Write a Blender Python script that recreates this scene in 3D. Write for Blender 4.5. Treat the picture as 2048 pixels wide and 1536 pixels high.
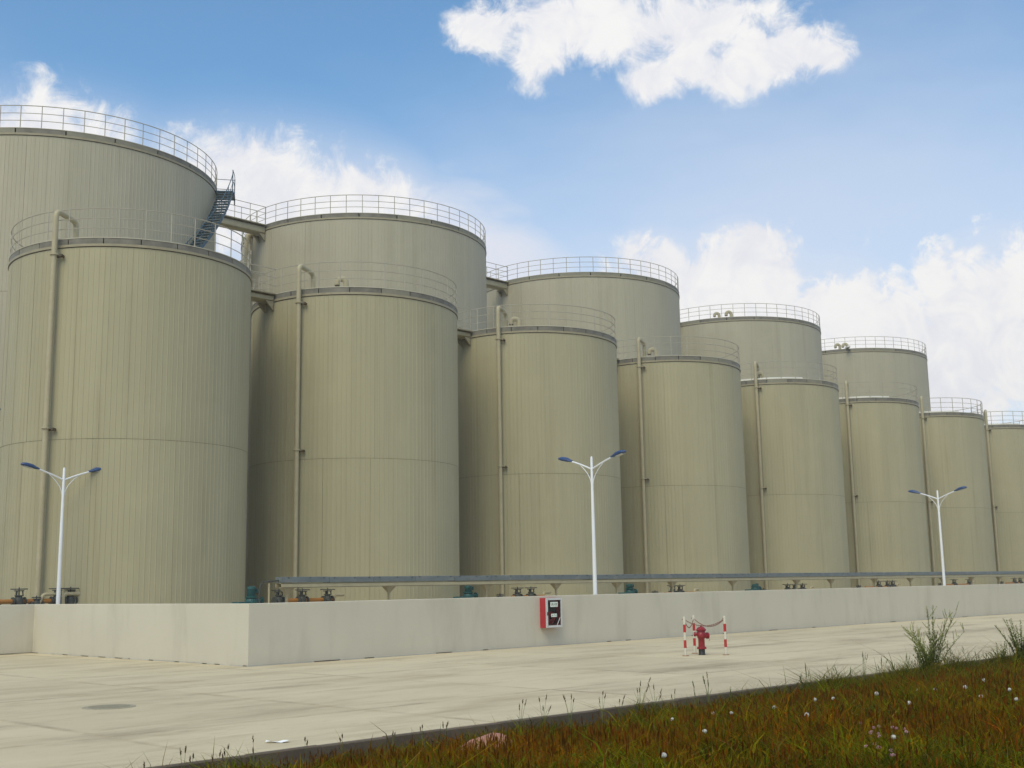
import bpy, bmesh, math, random
import numpy as np
from mathutils import Matrix, Vector
random.seed(7)
rng = np.random.default_rng(11)
PI = math.pi
rad = math.radians
scene = bpy.context.scene
for o in list(bpy.data.objects):
    bpy.data.objects.remove(o)
C = scene.collection

# ------------------------------------------------------------------ camera
CAM_H = 1.8375
YAW, PITCH, ROLL, FPX = rad(44.639923), rad(9.601447), rad(-0.965120), 2385.53
fw = Vector((math.cos(YAW)*math.cos(PITCH), math.sin(YAW)*math.cos(PITCH), math.sin(PITCH)))
rt = Vector((math.sin(YAW), -math.cos(YAW), 0))
up = rt.cross(fw)
rt2 = rt*math.cos(ROLL) + up*math.sin(ROLL)
up2 = -rt*math.sin(ROLL) + up*math.cos(ROLL)
cd = bpy.data.cameras.new('camera')
cd.sensor_fit = 'HORIZONTAL'
cd.sensor_width = 36
cd.lens = FPX/2048*36
cd.clip_start = .1
cd.clip_end = 9000
cam = bpy.data.objects.new('camera', cd)
C.objects.link(cam)
cam.matrix_world = Matrix(((rt2.x, up2.x, -fw.x, 0), (rt2.y, up2.y, -fw.y, 0),
                           (rt2.z, up2.z, -fw.z, CAM_H), (0, 0, 0, 1)))
scene.camera = cam

# ------------------------------------------------------------------ sun and sky
SUN_AZ, SUN_EL = rad(206), rad(50)          # azimuth measured from +X towards +Y
sd = bpy.data.lights.new('sun', 'SUN')
sd.energy = 2.1
sd.angle = rad(38)
sd.color = (1.0, .89, .63)
sun = bpy.data.objects.new('sun', sd)
C.objects.link(sun)
sv = Vector((math.cos(SUN_EL)*math.cos(SUN_AZ), math.cos(SUN_EL)*math.sin(SUN_AZ), math.sin(SUN_EL)))
sun.rotation_euler = sv.to_track_quat('Z', 'Y').to_euler()
SKY_STRENGTH = .13
CLOUD_RGB = (7.3, 7.25, 7.2)                 # radiance before the background strength

world = bpy.data.worlds.new('World')
scene.world = world
world.use_nodes = True
wn, wl = world.node_tree.nodes, world.node_tree.links
for n in list(wn):
    wn.remove(n)


class NT:
    """small helper to write node graphs as expressions"""
    def __init__(self, tree):
        self.t, self.n, self.l = tree, tree.nodes, tree.links

    def node(self, kind, **kw):
        nd = self.n.new(kind)
        for k, v in kw.items():
            setattr(nd, k, v)
        return nd

    def put(self, sock, v):
        if v is None:
            return
        if isinstance(v, bpy.types.NodeSocket):
            self.l.new(v, sock)
        else:
            sock.default_value = v

    def m(self, op, a, b=None, c=None, clamp=False):
        nd = self.node('ShaderNodeMath', operation=op)
        nd.use_clamp = clamp
        for i, v in enumerate((a, b, c)):
            self.put(nd.inputs[i], v)
        return nd.outputs[0]

    def vm(self, op, a, b=None):
        nd = self.node('ShaderNodeVectorMath', operation=op)
        self.put(nd.inputs[0], a)
        self.put(nd.inputs[1], b)
        return nd.outputs[0]

    def noise(self, vec, scale, detail=4, rough=.55, dist=0.):
        nd = self.node('ShaderNodeTexNoise')
        self.put(nd.inputs['Vector'], vec)
        nd.inputs['Scale'].default_value = scale
        nd.inputs['Detail'].default_value = detail
        nd.inputs['Roughness'].default_value = rough
        nd.inputs['Distortion'].default_value = dist
        return nd.outputs['Fac']

    def rng(self, v, a, b, c=0., d=1., smooth=True):
        nd = self.node('ShaderNodeMapRange')
        nd.interpolation_type = 'SMOOTHSTEP' if smooth else 'LINEAR'
        self.put(nd.inputs[0], v)
        for i, x in enumerate((a, b, c, d)):
            nd.inputs[i+1].default_value = x
        return nd.outputs[0]

    def mix(self, f, a, b, blend='MIX'):
        nd = self.node('ShaderNodeMix', data_type='RGBA', blend_type=blend)
        self.put(nd.inputs[0], f)
        self.put(nd.inputs[6], a)
        self.put(nd.inputs[7], b)
        return nd.outputs[2]

    def scalevec(self, v, s):
        return self.vm('MULTIPLY', v, s)


W = NT(world.node_tree)
sky = W.node('ShaderNodeTexSky', sky_type='NISHITA')
sky.sun_disc = False
sky.sun_elevation = SUN_EL
sky.sun_rotation = PI/2 - SUN_AZ
sky.altitude = 50
sky.air_density = 1.0
sky.dust_density = .6
sky.ozone_density = 2.2
tc = W.node('ShaderNodeTexCoord')
dirv = tc.outputs['Generated']
sx = W.node('ShaderNodeSeparateXYZ')
wl.new(dirv, sx.inputs[0])
DEG = 180/PI
el = W.m('MULTIPLY', W.m('ARCSINE', sx.outputs[2]), DEG)
az = W.m('SUBTRACT', YAW*DEG, W.m('MULTIPLY', W.m('ARCTAN2', sx.outputs[1], sx.outputs[0]), DEG))
az = W.m('WRAP', az, 30., -30.)             # the same family of clouds goes on all round the sky
# azimuth, elevation, half width, half height in degrees
CLOUDS = [(4.4, 26.6, 6.4, 2.5), (9.6, 25.9, 5.0, 2.3), (13.2, 24.5, 3.6, 1.7), (1.6, 24.9, 1.7, 1.8), (15.8, 24.0, 1.7, .9),
          (7.4, 23.7, 2.0, 1.3), (11.4, 23.6, 2.4, 1.3), (9.2, 24.2, 2.4, 1.2), (7.0, 26.0, 4.0, 2.2), (-1.0, 26.2, 2.4, 1.4),
          (-22.6, 20.3, 4.6, 2.4), (-11.8, 18.6, 5.4, 3.3), (-8.0, 18.3, 3.8, 2.4), (-15.4, 18.5, 3.4, 2.6),
          (7.4, 12.3, 3.4, 4.0), (11.3, 12.4, 3.8, 4.3), (15.2, 10.8, 4.2, 4.1), (18.4, 9.6, 5.0, 3.6), (22.8, 11.0, 4.6, 4.2), (12.5, 9.0, 9, 4.5),
          (27.0, 11.5, 3.0, 3.4)]
field = None
for (ca, ce, rx, ry) in CLOUDS:
    dx = W.m('MULTIPLY', W.m('SUBTRACT', az, ca), 1/rx)
    dy = W.m('MULTIPLY', W.m('SUBTRACT', el, ce), 1/ry)
    d = W.m('SUBTRACT', 1.0, W.m('SQRT', W.m('ADD', W.m('MULTIPLY', dx, dx), W.m('MULTIPLY', dy, dy))))
    field = d if field is None else W.m('SMOOTH_MAX', field, d, .25)
n1 = W.noise(dirv, 16, 8, .62, .25)
n2 = W.noise(dirv, 60, 6, .6, .1)
nm = W.noise(dirv, 30, 8, .66, .9)
fluff = W.m('ADD', W.m('ADD', W.m('MULTIPLY', W.m('SUBTRACT', n1, .5), 2.4), W.m('MULTIPLY', W.m('SUBTRACT', nm, .5), 2.1)), W.m('MULTIPLY', W.m('SUBTRACT', n2, .5), 1.1))
f1 = W.m('ADD', W.m('MULTIPLY_ADD', field, 1.6, .05), fluff)
low = W.rng(el, 20.5, 17.)
mask = W.m('MAXIMUM', W.rng(f1, -.05, 1.0), W.m('MULTIPLY', low, W.rng(f1, -.12, .5)))
# unseen scattered clouds added overhead, their cover tuned for the sky light
n3 = W.noise(dirv, 4.5, 7, .6, .2)
high = W.m('MULTIPLY', W.rng(n3, .47, .64), W.rng(el, 29, 36))
# thin veil that whitens the air towards the horizon
nv = W.noise(W.scalevec(dirv, (1, 1, 3.2)), 5, 5, .55)
drift = W.m('MULTIPLY', W.m('SINE', W.m('MULTIPLY', az, 6/DEG)), -3.5)
wob = W.m('MULTIPLY', W.m('SUBTRACT', nv, .5), -8.)
veil = W.rng(W.m('ADD', el, W.m('ADD', wob, drift)), 28., 11., 0., .62)
# a bank of thin stratus low in the middle
bx = W.m('MULTIPLY', W.m('ADD', az, 3.5), 1/12.)
by = W.m('MULTIPLY', W.m('ADD', W.m('SUBTRACT', el, 13.5), wob), 1/7.5)
bank = W.m('SUBTRACT', 1., W.m('SQRT', W.m('ADD', W.m('MULTIPLY', bx, bx), W.m('MULTIPLY', by, by))))
veil = W.m('MAXIMUM', veil, W.rng(bank, .0, .65, 0., .95))
veil = W.m('MAXIMUM', veil, W.m('MULTIPLY', W.rng(field, -1.0, .2, 0., .75), W.rng(el, 24.5, 17.)))
cover = W.m('MAXIMUM', mask, high)
shade = W.rng(W.m('ADD', W.m('MULTIPLY', nm, .6), W.m('MULTIPLY', W.noise(dirv, 11, 4, .5), .5)), .42, .66)
ccol = W.mix(shade, (6.4, 6.45, 6.85, 1), CLOUD_RGB+(1,))
air = W.vm('MULTIPLY', sky.outputs[0], (1.04, 1.37, 1.42))
skyc = W.mix(veil, air, (6.05, 6.25, 6.9, 1))
col = W.mix(cover, skyc, ccol)
bg = W.node('ShaderNodeBackground')
wl.new(col, bg.inputs[0])
bg.inputs[1].default_value = SKY_STRENGTH
wo = W.node('ShaderNodeOutputWorld')
wl.new(bg.outputs[0], wo.inputs[0])

scene.view_settings.view_transform = 'Standard'
scene.view_settings.look = 'None'
scene.view_settings.gamma = 1
scene.view_settings.exposure = 0
scene.view_settings.use_curve_mapping = False
scene.render.engine = 'CYCLES'
scene.render.resolution_x, scene.render.resolution_y = 1024, 768


# ------------------------------------------------------------------ materials
def material(name, rgb, rough=.6, metal=0., var=.06, nscale=2., stretch=(1, 1, 1), bump=0., bscale=40.,
             dirt=None, dirt_amt=.5, dirt_scale=3., dirt_stretch=(1, 1, 1), dirt_lo=.5, dirt_hi=.75, objvar=0., spec=.5):
    """painted / mineral surface: base colour, large-scale tone drift, optional stains with a shape of their own"""
    mt = bpy.data.materials.new(name)
    mt.use_nodes = True
    t = NT(mt.node_tree)
    b = t.n['Principled BSDF']
    pos = t.node('ShaderNodeNewGeometry').outputs['Position']
    n = t.noise(t.scalevec(pos, stretch), nscale, 5, .6)
    lo = tuple(c*(1-var) for c in rgb)+(1,)
    hi = tuple(min(1, c*(1+var)) for c in rgb)+(1,)
    col = t.mix(t.rng(n, .3, .7, smooth=False), lo, hi)
    if dirt:
        dn = t.noise(t.scalevec(pos, dirt_stretch), dirt_scale, 6, .65)
        col = t.mix(t.rng(dn, dirt_lo, dirt_hi, 0, dirt_amt), col, tuple(dirt)+(1,))
    if name.startswith('cream_cladding'):
        fs_ = t.noise(t.scalevec(pos, (5., 5., .035)), 1.7, 5, .7)
        col = t.mix(t.rng(fs_, .52, .80, 0, .32), col, tuple(c*.62 for c in rgb)+(1,))
        bl = t.noise(pos, .55, 5, .65)
        col = t.mix(t.rng(bl, .45, .75, 0, .30), col, tuple(min(1, c*1.18) for c in rgb)+(1,))
    if objvar:
        oi = t.node('ShaderNodeObjectInfo').outputs['Random']
        k = t.rng(oi, 0, 1, 1-objvar, 1+objvar, smooth=False)
        col = t.vm('MULTIPLY', col, (1, 1, 1)) if False else t.mix(1.0, col, t.comb(k), 'MULTIPLY')
    t.l.new(col, b.inputs['Base Color'])
    b.inputs['Roughness'].default_value = rough
    b.inputs['Metallic'].default_value = metal
    b.inputs['Specular IOR Level'].default_value = spec
    if bump:
        bn = t.node('ShaderNodeBump')
        bn.inputs['Strength'].default_value = bump
        bn.inputs['Distance'].default_value = .02
        t.l.new(t.noise(pos, bscale, 5, .6), bn.inputs['Height'])
        t.l.new(bn.outputs[0], b.inputs['Normal'])
    return mt


def _comb(self, k):
    nd = self.node('ShaderNodeCombineColor')
    for i in range(3):
        self.put(nd.inputs[i], k)
    return nd.outputs[0]


NT.comb = _comb

M = {}
CLAD = (.372, .341, .218)
M['clad'] = material('cream_cladding', CLAD, .55, var=.05, nscale=1.2, stretch=(1, 1, .06), dirt=(.22, .185, .105), dirt_amt=.40,
                     dirt_scale=1.6, dirt_stretch=(2.2, 2.2, .05), dirt_lo=.50, dirt_hi=.80, objvar=.030, spec=.35)
M['clad_back'] = material('cream_cladding_hazed', (.412, .380, .280), .55, var=.05, nscale=1.0, stretch=(1, 1, .05), dirt=(.26, .23, .155),
                          dirt_amt=.42, dirt_scale=1.2, dirt_stretch=(2.2, 2.2, .05), dirt_lo=.50, dirt_hi=.80, objvar=.030, spec=.35)  # back row: sky light and haze put into the paler, greyer base colour
M['shell'] = material('shell_steel', (.17, .145, .085), .8)
M['cream'] = material('cream_paint', (.40, .355, .225), .5, var=.08, nscale=3, dirt=(.34, .28, .16), dirt_amt=.5, dirt_scale=5)
M['rail'] = material('railing_paint', (.38, .35, .275), .5, var=.08)
M['band_dark'] = material('band_grey', (.165, .152, .12), .6, var=.3, nscale=2)
M['band_mid'] = material('band_tan', (.22, .205, .15), .6, var=.12, nscale=2)
M['band_pale'] = material('band_foil', (.70, .69, .64), .4, var=.05)
M['flash'] = material('flashing', (.30, .265, .17), .5, var=.1, nscale=3, dirt=(.2, .15, .08), dirt_amt=.5, dirt_scale=4)
M['rust'] = material('rust_dark', (.085, .06, .033), .8, var=.3, nscale=8)
M['roof'] = material('roof_paint', (.44, .41, .31), .6, var=.05)
M['stair'] = material('stair_blue', (.035, .085, .13), .5, var=.15, nscale=4)
M['white'] = material('white_plaster', (.565, .53, .43), .85, var=.035, nscale=.5, bump=.25, bscale=30, dirt=(.37, .345, .275), dirt_amt=.45,
                      dirt_scale=1.1, dirt_stretch=(1, 1, .22), dirt_lo=.47, dirt_hi=.78, spec=.2)
M['dark'] = material('mouth_shade', (.10, .09, .07), .9)
M['footing'] = material('footing', (.24, .215, .165), .95, var=.3, nscale=3)
M['mortar'] = material('mortar', (.5, .48, .42), .9, var=.1)
M['lampwhite'] = material('lamp_white', (.74, .76, .78), .35, var=.03)
M['blue'] = material('lamp_blue', (.022, .06, .17), .35, var=.1, nscale=5)
M['lens'] = material('lamp_lens', (.45, .45, .42), .2)
M['tray'] = material('tray_galvanised', (.15, .175, .185), .45, metal=.2, var=.12, nscale=2.5, dirt=(.30, .29, .25), dirt_amt=.5, dirt_scale=1.5)
M['orange'] = material('orange_pipe', (.33, .14, .02), .5, var=.2, nscale=4, dirt=(.2, .07, .03), dirt_amt=.6, dirt_scale=4)
M['iron'] = material('valve_iron', (.045, .05, .045), .6, var=.3, nscale=6)
M['teal'] = material('pump_teal', (.012, .075, .075), .45, var=.2, nscale=5)
M['red'] = material('hydrant_red', (.25, .012, .018), .4, var=.12, nscale=8)
M['redbox'] = material('box_red', (.40, .025, .035), .45, var=.1, nscale=5)
M['black'] = material('black_paint', (.015, .015, .015), .5)
M['postwhite'] = material('post_white', (.60, .58, .48), .5, var=.06, nscale=9, dirt=(.4, .25, .12), dirt_amt=.5, dirt_scale=9)
M['postred'] = material('post_red', (.42, .02, .018), .45, var=.1, nscale=9)
M['rustplate'] = material('rust_plate', (.28, .12, .04), .8, var=.2, nscale=12)
M['chain'] = material('chain', (.22, .10, .07), .6, var=.2, nscale=20)
M['alu'] = material('aluminium_frame', (.62, .63, .62), .4, metal=.3, var=.05)
M['cast'] = material('cast_iron_cover', (.34, .31, .225), .75, var=.15, nscale=10)
M['paper'] = material('paper', (.85, .86, .85), .8)
M['kerb'] = material('kerb_concrete', (.115, .088, .062), .9, var=.2, nscale=3, bump=.4, bscale=30, dirt=(.05, .045, .035), dirt_amt=.7, dirt_scale=2.5,
                     objvar=.08)
M['stone'] = material('pink_stone', (.42, .20, .15), .85, var=.2, nscale=7, bump=.6, bscale=18, dirt=(.55, .42, .36), dirt_amt=.7, dirt_scale=6)
M['soil'] = material('verge_soil', (.045, .026, .003), 1., var=.4, nscale=3, dirt=(.03, .035, .008), dirt_amt=.8, dirt_scale=1.5)
M['earth'] = material('open_ground', (.13, .12, .07), 1., var=.3, nscale=.05)
M['joint'] = material('joint_dirt', (.26, .22, .16), 1., var=.2, nscale=3)
M['puff'] = material('dandelion_down', (.80, .80, .76), .9, var=.04)
M['clover'] = material('clover_pink', (.72, .46, .50), .8, var=.25, nscale=60)
M['stem'] = material('plant_stem', (.13, .15, .035), .8, var=.2, nscale=9)
M['leaf'] = material('weed_leaf', (.20, .235, .02), .6, var=.35, nscale=12)
M['leafpale'] = material('weed_leaf_pale', (.36, .37, .12), .7, var=.3, nscale=12)
M['seed'] = material('grass_seed_head', (.17, .12, .06), .8, var=.35, nscale=25)
M['seedgreen'] = material('grass_seed_green', (.11, .13, .035), .8, var=.3, nscale=25)
M['label'] = material('label_plate', (.72, .78, .70), .5, var=.05)
M['ink'] = material('label_ink', (.06, .10, .07), .6)


def glass_mat():
    mt = bpy.data.materials.new('cabinet_glass')
    mt.use_nodes = True
    b = mt.node_tree.nodes['Principled BSDF']
    b.inputs['Base Color'].default_value = (.85, .9, .88, 1)
    b.inputs['Transmission Weight'].default_value = 1.
    b.inputs['Roughness'].default_value = .03
    b.inputs['IOR'].default_value = 1.45
    return mt


M['glass'] = glass_mat()


def slab_mat():
    mt = bpy.data.materials.new('concrete_slab')
    mt.use_nodes = True
    t = NT(mt.node_tree)
    b = t.n['Principled BSDF']
    pos = t.node('ShaderNodeNewGeometry').outputs['Position']
    c = t.mix(t.noise(pos, .9, 6, .6), (.52, .45, .30, 1), (.615, .535, .37, 1))
    st = t.noise(t.scalevec(pos, (.22, .9, 1)), 1.0, 7, .68, .3)                      # worn, tyre-swept stains along the yard
    c = t.mix(t.rng(st, .47, .74, 0, .78), c, (.35, .285, .185, 1))
    sp = t.noise(t.scalevec(pos, (.5, 1.3, 1)), 2.6, 6, .7)
    c = t.mix(t.rng(sp, .54, .74, 0, .55), c, (.33, .265, .17, 1))
    sw_ = t.noise(t.scalevec(pos, (.12, 1.6, 1)), 1.5, 5, .6)
    c = t.mix(t.rng(sw_, .56, .72, 0, .45), c, (.66, .58, .41, 1))
    bl = t.noise(t.scalevec(pos, (.5, 1.1, 1)), .33, 5, .6)
    c = t.mix(t.rng(bl, .50, .70, 0, .40), c, (.36, .29, .19, 1))
    for (qx, qy, rx_, ry_) in ((6.6, 17.4, 1.6, .55), (7.9, 15.1, 1.3, .5), (13.2, 19.6, 2.2, .35), (22, 16.0, 3.0, .5), (30, 20.2, 4.0, .5), (40, 19.0, 7, .8)):
        d = t.vm('MULTIPLY', t.vm('SUBTRACT', pos, (qx, qy, 0)), (1/rx_, 1/ry_, 0))
        ln_ = t.node('ShaderNodeVectorMath', operation='LENGTH')
        t.l.new(d, ln_.inputs[0])
        v_ = t.m('ADD', ln_.outputs['Value'], t.m('MULTIPLY', t.m('SUBTRACT', t.noise(t.scalevec(pos, (.7, 1.6, 1)), 1.3, 6, .7), .5), 2.6))
        c = t.mix(t.rng(v_, 1.1, .1, 0, .55), c, (.27, .22, .15, 1))
    fl = t.noise(pos, 34, 3, .6)
    c = t.mix(t.rng(fl, .60, .75, 0, .35), c, (.33, .29, .22, 1))
    # dirt that has gathered along the slab edges, ragged
    g = t.node('ShaderNodeTexCoord').outputs['Generated']
    s = t.node('ShaderNodeSeparateXYZ')
    t.l.new(g, s.inputs[0])
    ed = None
    for i in (0, 1):
        a = t.m('MINIMUM', s.outputs[i], t.m('SUBTRACT', 1., s.outputs[i]))
        ed = a if ed is None else t.m('MINIMUM', ed, a)
    ragged = t.m('ADD', ed, t.m('MULTIPLY', t.m('SUBTRACT', t.noise(pos, 1.6, 6, .7), .5), .075))
    brk = t.rng(t.noise(pos, .45, 4, .6), .38, .62, .10, .8)
    c = t.mix(t.m('MULTIPLY', t.rng(ragged, .030, -.022), brk), c, (.25, .20, .135, 1))
    oi = t.node('ShaderNodeObjectInfo').outputs['Random']
    c = t.mix(1., c, t.comb(t.rng(oi, 0, 1, .94, 1.04, smooth=False)), 'MULTIPLY')
    t.l.new(c, b.inputs['Base Color'])
    b.inputs['Roughness'].default_value = .85
    b.inputs['Specular IOR Level'].default_value = .2
    bn = t.node('ShaderNodeBump')
    bn.inputs['Strength'].default_value = .25
    bn.inputs['Distance'].default_value = .01
    t.l.new(t.noise(pos, 25, 6, .65), bn.inputs['Height'])
    t.l.new(bn.outputs[0], b.inputs['Normal'])
    return mt


M['slab'] = slab_mat()


def grass_mat():
    mt = bpy.data.materials.new('grass_blades')
    mt.use_nodes = True
    t = NT(mt.node_tree)
    b = t.n['Principled BSDF']
    at = t.node('ShaderNodeAttribute', attribute_name='tint')
    t.l.new(at.outputs['Color'], b.inputs['Base Color'])
    b.inputs['Roughness'].default_value = .9
    b.inputs['Specular IOR Level'].default_value = .03
    return mt


M['grass'] = grass_mat()


def thin_leaf(mt, amount):
    """turn a plant material into one that passes part of the light through the leaf"""
    t = NT(mt.node_tree)
    b = t.n['Principled BSDF']
    src = b.inputs['Base Color'].links[0].from_socket
    tr = t.node('ShaderNodeBsdfTranslucent')
    t.l.new(src, tr.inputs['Color'])
    mx = t.node('ShaderNodeMixShader')
    mx.inputs[0].default_value = amount
    t.l.new(b.outputs[0], mx.inputs[1])
    t.l.new(tr.outputs[0], mx.inputs[2])
    t.l.new(mx.outputs[0], t.n['Material Output'].inputs['Surface'])


for nm_ in ('leaf', 'leafpale', 'seed', 'seedgreen', 'puff', 'clover'):
    thin_leaf(M[nm_], .4)
thin_leaf(M['grass'], .25)


# ------------------------------------------------------------------ mesh helpers
class MB:
    def __init__(self):
        self.v, self.f = [], []

    def add(self, vs, fs):
        o = len(self.v)
        self.v += [tuple(p) for p in vs]
        self.f += [tuple(i+o for i in f) for f in fs]
        return self

    def box(self, cx, cy, cz, sx, sy, sz, rz=0., bev=0.):
        hx, hy, hz = sx/2, sy/2, sz/2
        c, s = math.cos(rz), math.sin(rz)
        if bev:
            b = bev
            vs = []
            for z, k in ((-hz, b), (-hz+b, 0), (hz-b, 0), (hz, b)):
                for (x, y) in ((-hx+k+0, -hy+k), (hx-k, -hy+k), (hx-k, hy-k), (-hx+k, hy-k)):
                    vs.append((x, y, z))
            fs = [(3, 2, 1, 0), (12, 13, 14, 15)]
            for r in range(3):
                for i in range(4):
                    j = (i+1) % 4
                    fs.append((r*4+i, r*4+j, r*4+4+j, r*4+4+i))
        else:
            vs = [(x, y, z) for z in (-hz, hz) for (x, y) in ((-hx, -hy), (hx, -hy), (hx, hy), (-hx, hy))]
            fs = [(3, 2, 1, 0), (4, 5, 6, 7), (0, 1, 5, 4), (1, 2, 6, 5), (2, 3, 7, 6), (3, 0, 4, 7)]
        return self.add([(cx+x*c-y*s, cy+x*s+y*c, cz+z) for x, y, z in vs], fs)

    def tube(self, pts, r, n=8, cap=True, closed=False):
        pts = [Vector(p) for p in pts]
        m = len(pts)
        rs = r if isinstance(r, (list, tuple)) else [r]*m
        tang = []
        for i in range(m):
            a = pts[i-1] if (i > 0 or closed) else pts[i]
            b = pts[(i+1) % m] if (i < m-1 or closed) else pts[i]
            tang.append((b-a).normalized())
        t0 = tang[0]
        nrm = Vector((0, 0, 1)) if abs(t0.z) < .9 else Vector((1, 0, 0))
        nrm = (nrm - t0*nrm.dot(t0)).normalized()
        vs = []
        for i in range(m):
            t = tang[i]
            nrm = (nrm - t*nrm.dot(t)).normalized()
            bi = t.cross(nrm)
            for k in range(n):
                a = 2*PI*k/n
                vs.append(pts[i] + (nrm*math.cos(a) + bi*math.sin(a))*rs[i])
        fs = []
        for i in range(m if closed else m-1):
            j = (i+1) % m
            for k in range(n):
                l = (k+1) % n
                fs.append((i*n+k, i*n+l, j*n+l, j*n+k))
        if cap and not closed:
            fs.append(tuple(range(n-1, -1, -1)))
            fs.append(tuple((m-1)*n+k for k in range(n)))
        return self.add(vs, fs)

    def lathe(self, prof, n=24, c=(0, 0, 0), cap=True, a0=0., a1=2*PI):
        full = abs(a1-a0-2*PI) < 1e-6
        cols = n if full else n+1
        vs = []
        for (r, z) in prof:
            for k in range(cols):
                a = a0+(a1-a0)*k/n
                vs.append((c[0]+r*math.cos(a), c[1]+r*math.sin(a), c[2]+z))
        fs = []
        for i in range(len(prof)-1):
            for k in range(n):
                l = (k+1) % cols
                fs.append((i*cols+k, i*cols+l, (i+1)*cols+l, (i+1)*cols+k))
        if cap and full:
            fs.append(tuple(range(cols-1, -1, -1)))
            fs.append(tuple((len(prof)-1)*cols+k for k in range(cols)))
        return self.add(vs, fs)

    def ring(self, r, z, w, h, n=96, a0=0., a1=2*PI):
        """flat-section ring (inner radius r, radial width w, from z to z+h)"""
        full = abs(a1-a0-2*PI) < 1e-6
        cols = n if full else n+1
        vs = []
        for (rr, zz) in ((r, z), (r+w, z), (r+w, z+h), (r, z+h)):
            for k in range(cols):
                a = a0+(a1-a0)*k/n
                vs.append((rr*math.cos(a), rr*math.sin(a), zz))
        fs = []
        for i in range(4):
            j = (i+1) % 4
            for k in range(n):
                l = (k+1) % cols
                fs.append((i*cols+k, i*cols+l, j*cols+l, j*cols+k))
        if not full:
            fs.append((0, cols, 2*cols, 3*cols))
            fs.append((n, 3*cols+n, 2*cols+n, cols+n))
        return self.add(vs, fs)

    def mesh(self, name, mat=None, smooth=False):
        me = bpy.data.meshes.new(name)
        me.from_pydata(self.v, [], self.f)
        bm = bmesh.new()
        bm.from_mesh(me)
        bmesh.ops.recalc_face_normals(bm, faces=bm.faces)
        bm.to_mesh(me)
        bm.free()
        if smooth:
            me.shade_smooth()
            try:
                me.set_sharp_from_angle(angle=rad(35))
            except Exception:
                pass
        if mat:
            me.materials.append(M[mat] if isinstance(mat, str) else mat)
        return me

    def build(self, name, mat, parent=None, loc=None, rz=None, smooth=False):
        return put(name, self.mesh(name, mat, smooth), parent, loc, rz)


def put(name, me, parent=None, loc=None, rz=None):
    o = bpy.data.objects.new(name, me)
    C.objects.link(o)
    if parent:
        o.parent = parent
    if loc is not None:
        o.location = loc
    if rz is not None:
        o.rotation_euler = (0, 0, rz)
    return o


def tag(o, label=None, cat=None, group=None, kind=None):
    if label:
        o['label'] = label
    if cat:
        o['category'] = cat
    if group:
        o['group'] = group
    if kind:
        o['kind'] = kind
    return o


def thing(name, label, cat, loc=(0, 0, 0), rz=0., group=None):
    return tag(put(name, None, None, loc, rz), label, cat, group)


def copy_tree(o, parent=None):
    c = o.copy()
    C.objects.link(c)
    c.parent = parent
    for ch in list(o.children):
        copy_tree(ch, c)
    return c


ORD = ['first', 'second', 'third', 'fourth', 'fifth', 'sixth', 'seventh', 'eighth', 'ninth']

# ------------------------------------------------------------------ ground
WX, WY, WH, WYS = 16.67, 25.73, 1.512, 37.94       # wall corner, front face, height, stepped-back face
KY = 11.967                                         # kerb line
TX = [22.19, 33.27, 44.85, 56.29, 67.57, 78.82, 89.75, 101.0]
TY, TR, TH, TS = 42.936, 4.556, 14.05, 7.13
TRS = [4.556, 4.68, 4.58, 4.556, 4.556, 4.556, 4.556, 4.556]
TDZ = [.04, .05, .05, 0, -.05, -.12, -.15, -.15]
BXS = [26.3, 46.25, 66.63, 86.94, 106.89]
BY, BR, BH = 58.74, 7.757, 22.85
BDZ = [-.15, .06, .16, .03, 0]

tag(MB().add([(-4000, -4000, -.72), (4000, -4000, -.72), (4000, 4000, -.72), (-4000, 4000, -.72)], [(0, 1, 2, 3)]).build('ground', 'earth'),
    kind='structure')
yard = MB()
yard.box(60, 80.04, -.36, 240, 136, .66)               # bedding under everything paved, top at -.03
tag(yard.build('yard_bedding', 'joint'), kind='structure')
pav = tag(put('yard_pavement', None), kind='structure')
xs = [7.6+4.2*k for k in range(-6, 14)]
rows = [12.085, 14.95, 21.2, 25.62]
left_rows = [25.62, 31.5, 37.85]


def slab(x0, x1, y0, y1):
    b = MB()
    g = .005
    b.box(0, 0, -.06, (x1-x0)-2*g, (y1-y0)-2*g, .12, bev=.006)
    o = b.build('concrete_slab', 'slab', pav, ((x0+x1)/2, (y0+y1)/2, random.uniform(-.003, .002)))
    o.rotation_euler = (random.uniform(-.0006, .0006), random.uniform(-.0006, .0006), 0)
    return o


for i in range(len(xs)-1):
    for j in range(3):
        slab(xs[i], xs[i+1], rows[j], rows[j+1])
lx = [x for x in xs if x < 16.1] + [16.6]
for i in range(len(lx)-1):
    for j in range(2):
        slab(lx[i], lx[i+1], left_rows[j], left_rows[j+1])
b = MB()
b.box((xs[-1]+180)/2, (12.09+25.6)/2, -.06, 180-xs[-1]-.02, 13.5, .112)
b.box((-60+xs[0])/2, (12.09+37.9)/2, -.06, xs[0]+60-.02, 25.8, .112)
tag(b.build('far_pavement', 'slab'), kind='structure')
tag(MB().box(98, 75, -.045, 163, 97, .06).build('tank_yard_floor', 'slab'), kind='structure')

kerb = tag(put('kerb', None), kind='structure')
kb = MB()
kb.box(0, 0, -.195, .99, .11, .40, bev=.012)
kme = kb.mesh('kerb_stone', 'kerb')
kx = 15.3 - 1.0*22
for i in range(72):
    o = put('kerb_stone', kme, kerb, (kx+i*1.0, KY+.058+random.uniform(-.004, .004), random.uniform(-.008, .006)))
    o.rotation_euler = (random.uniform(-.012, .012), random.uniform(-.004, .004), random.uniform(-.006, .006))


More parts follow.
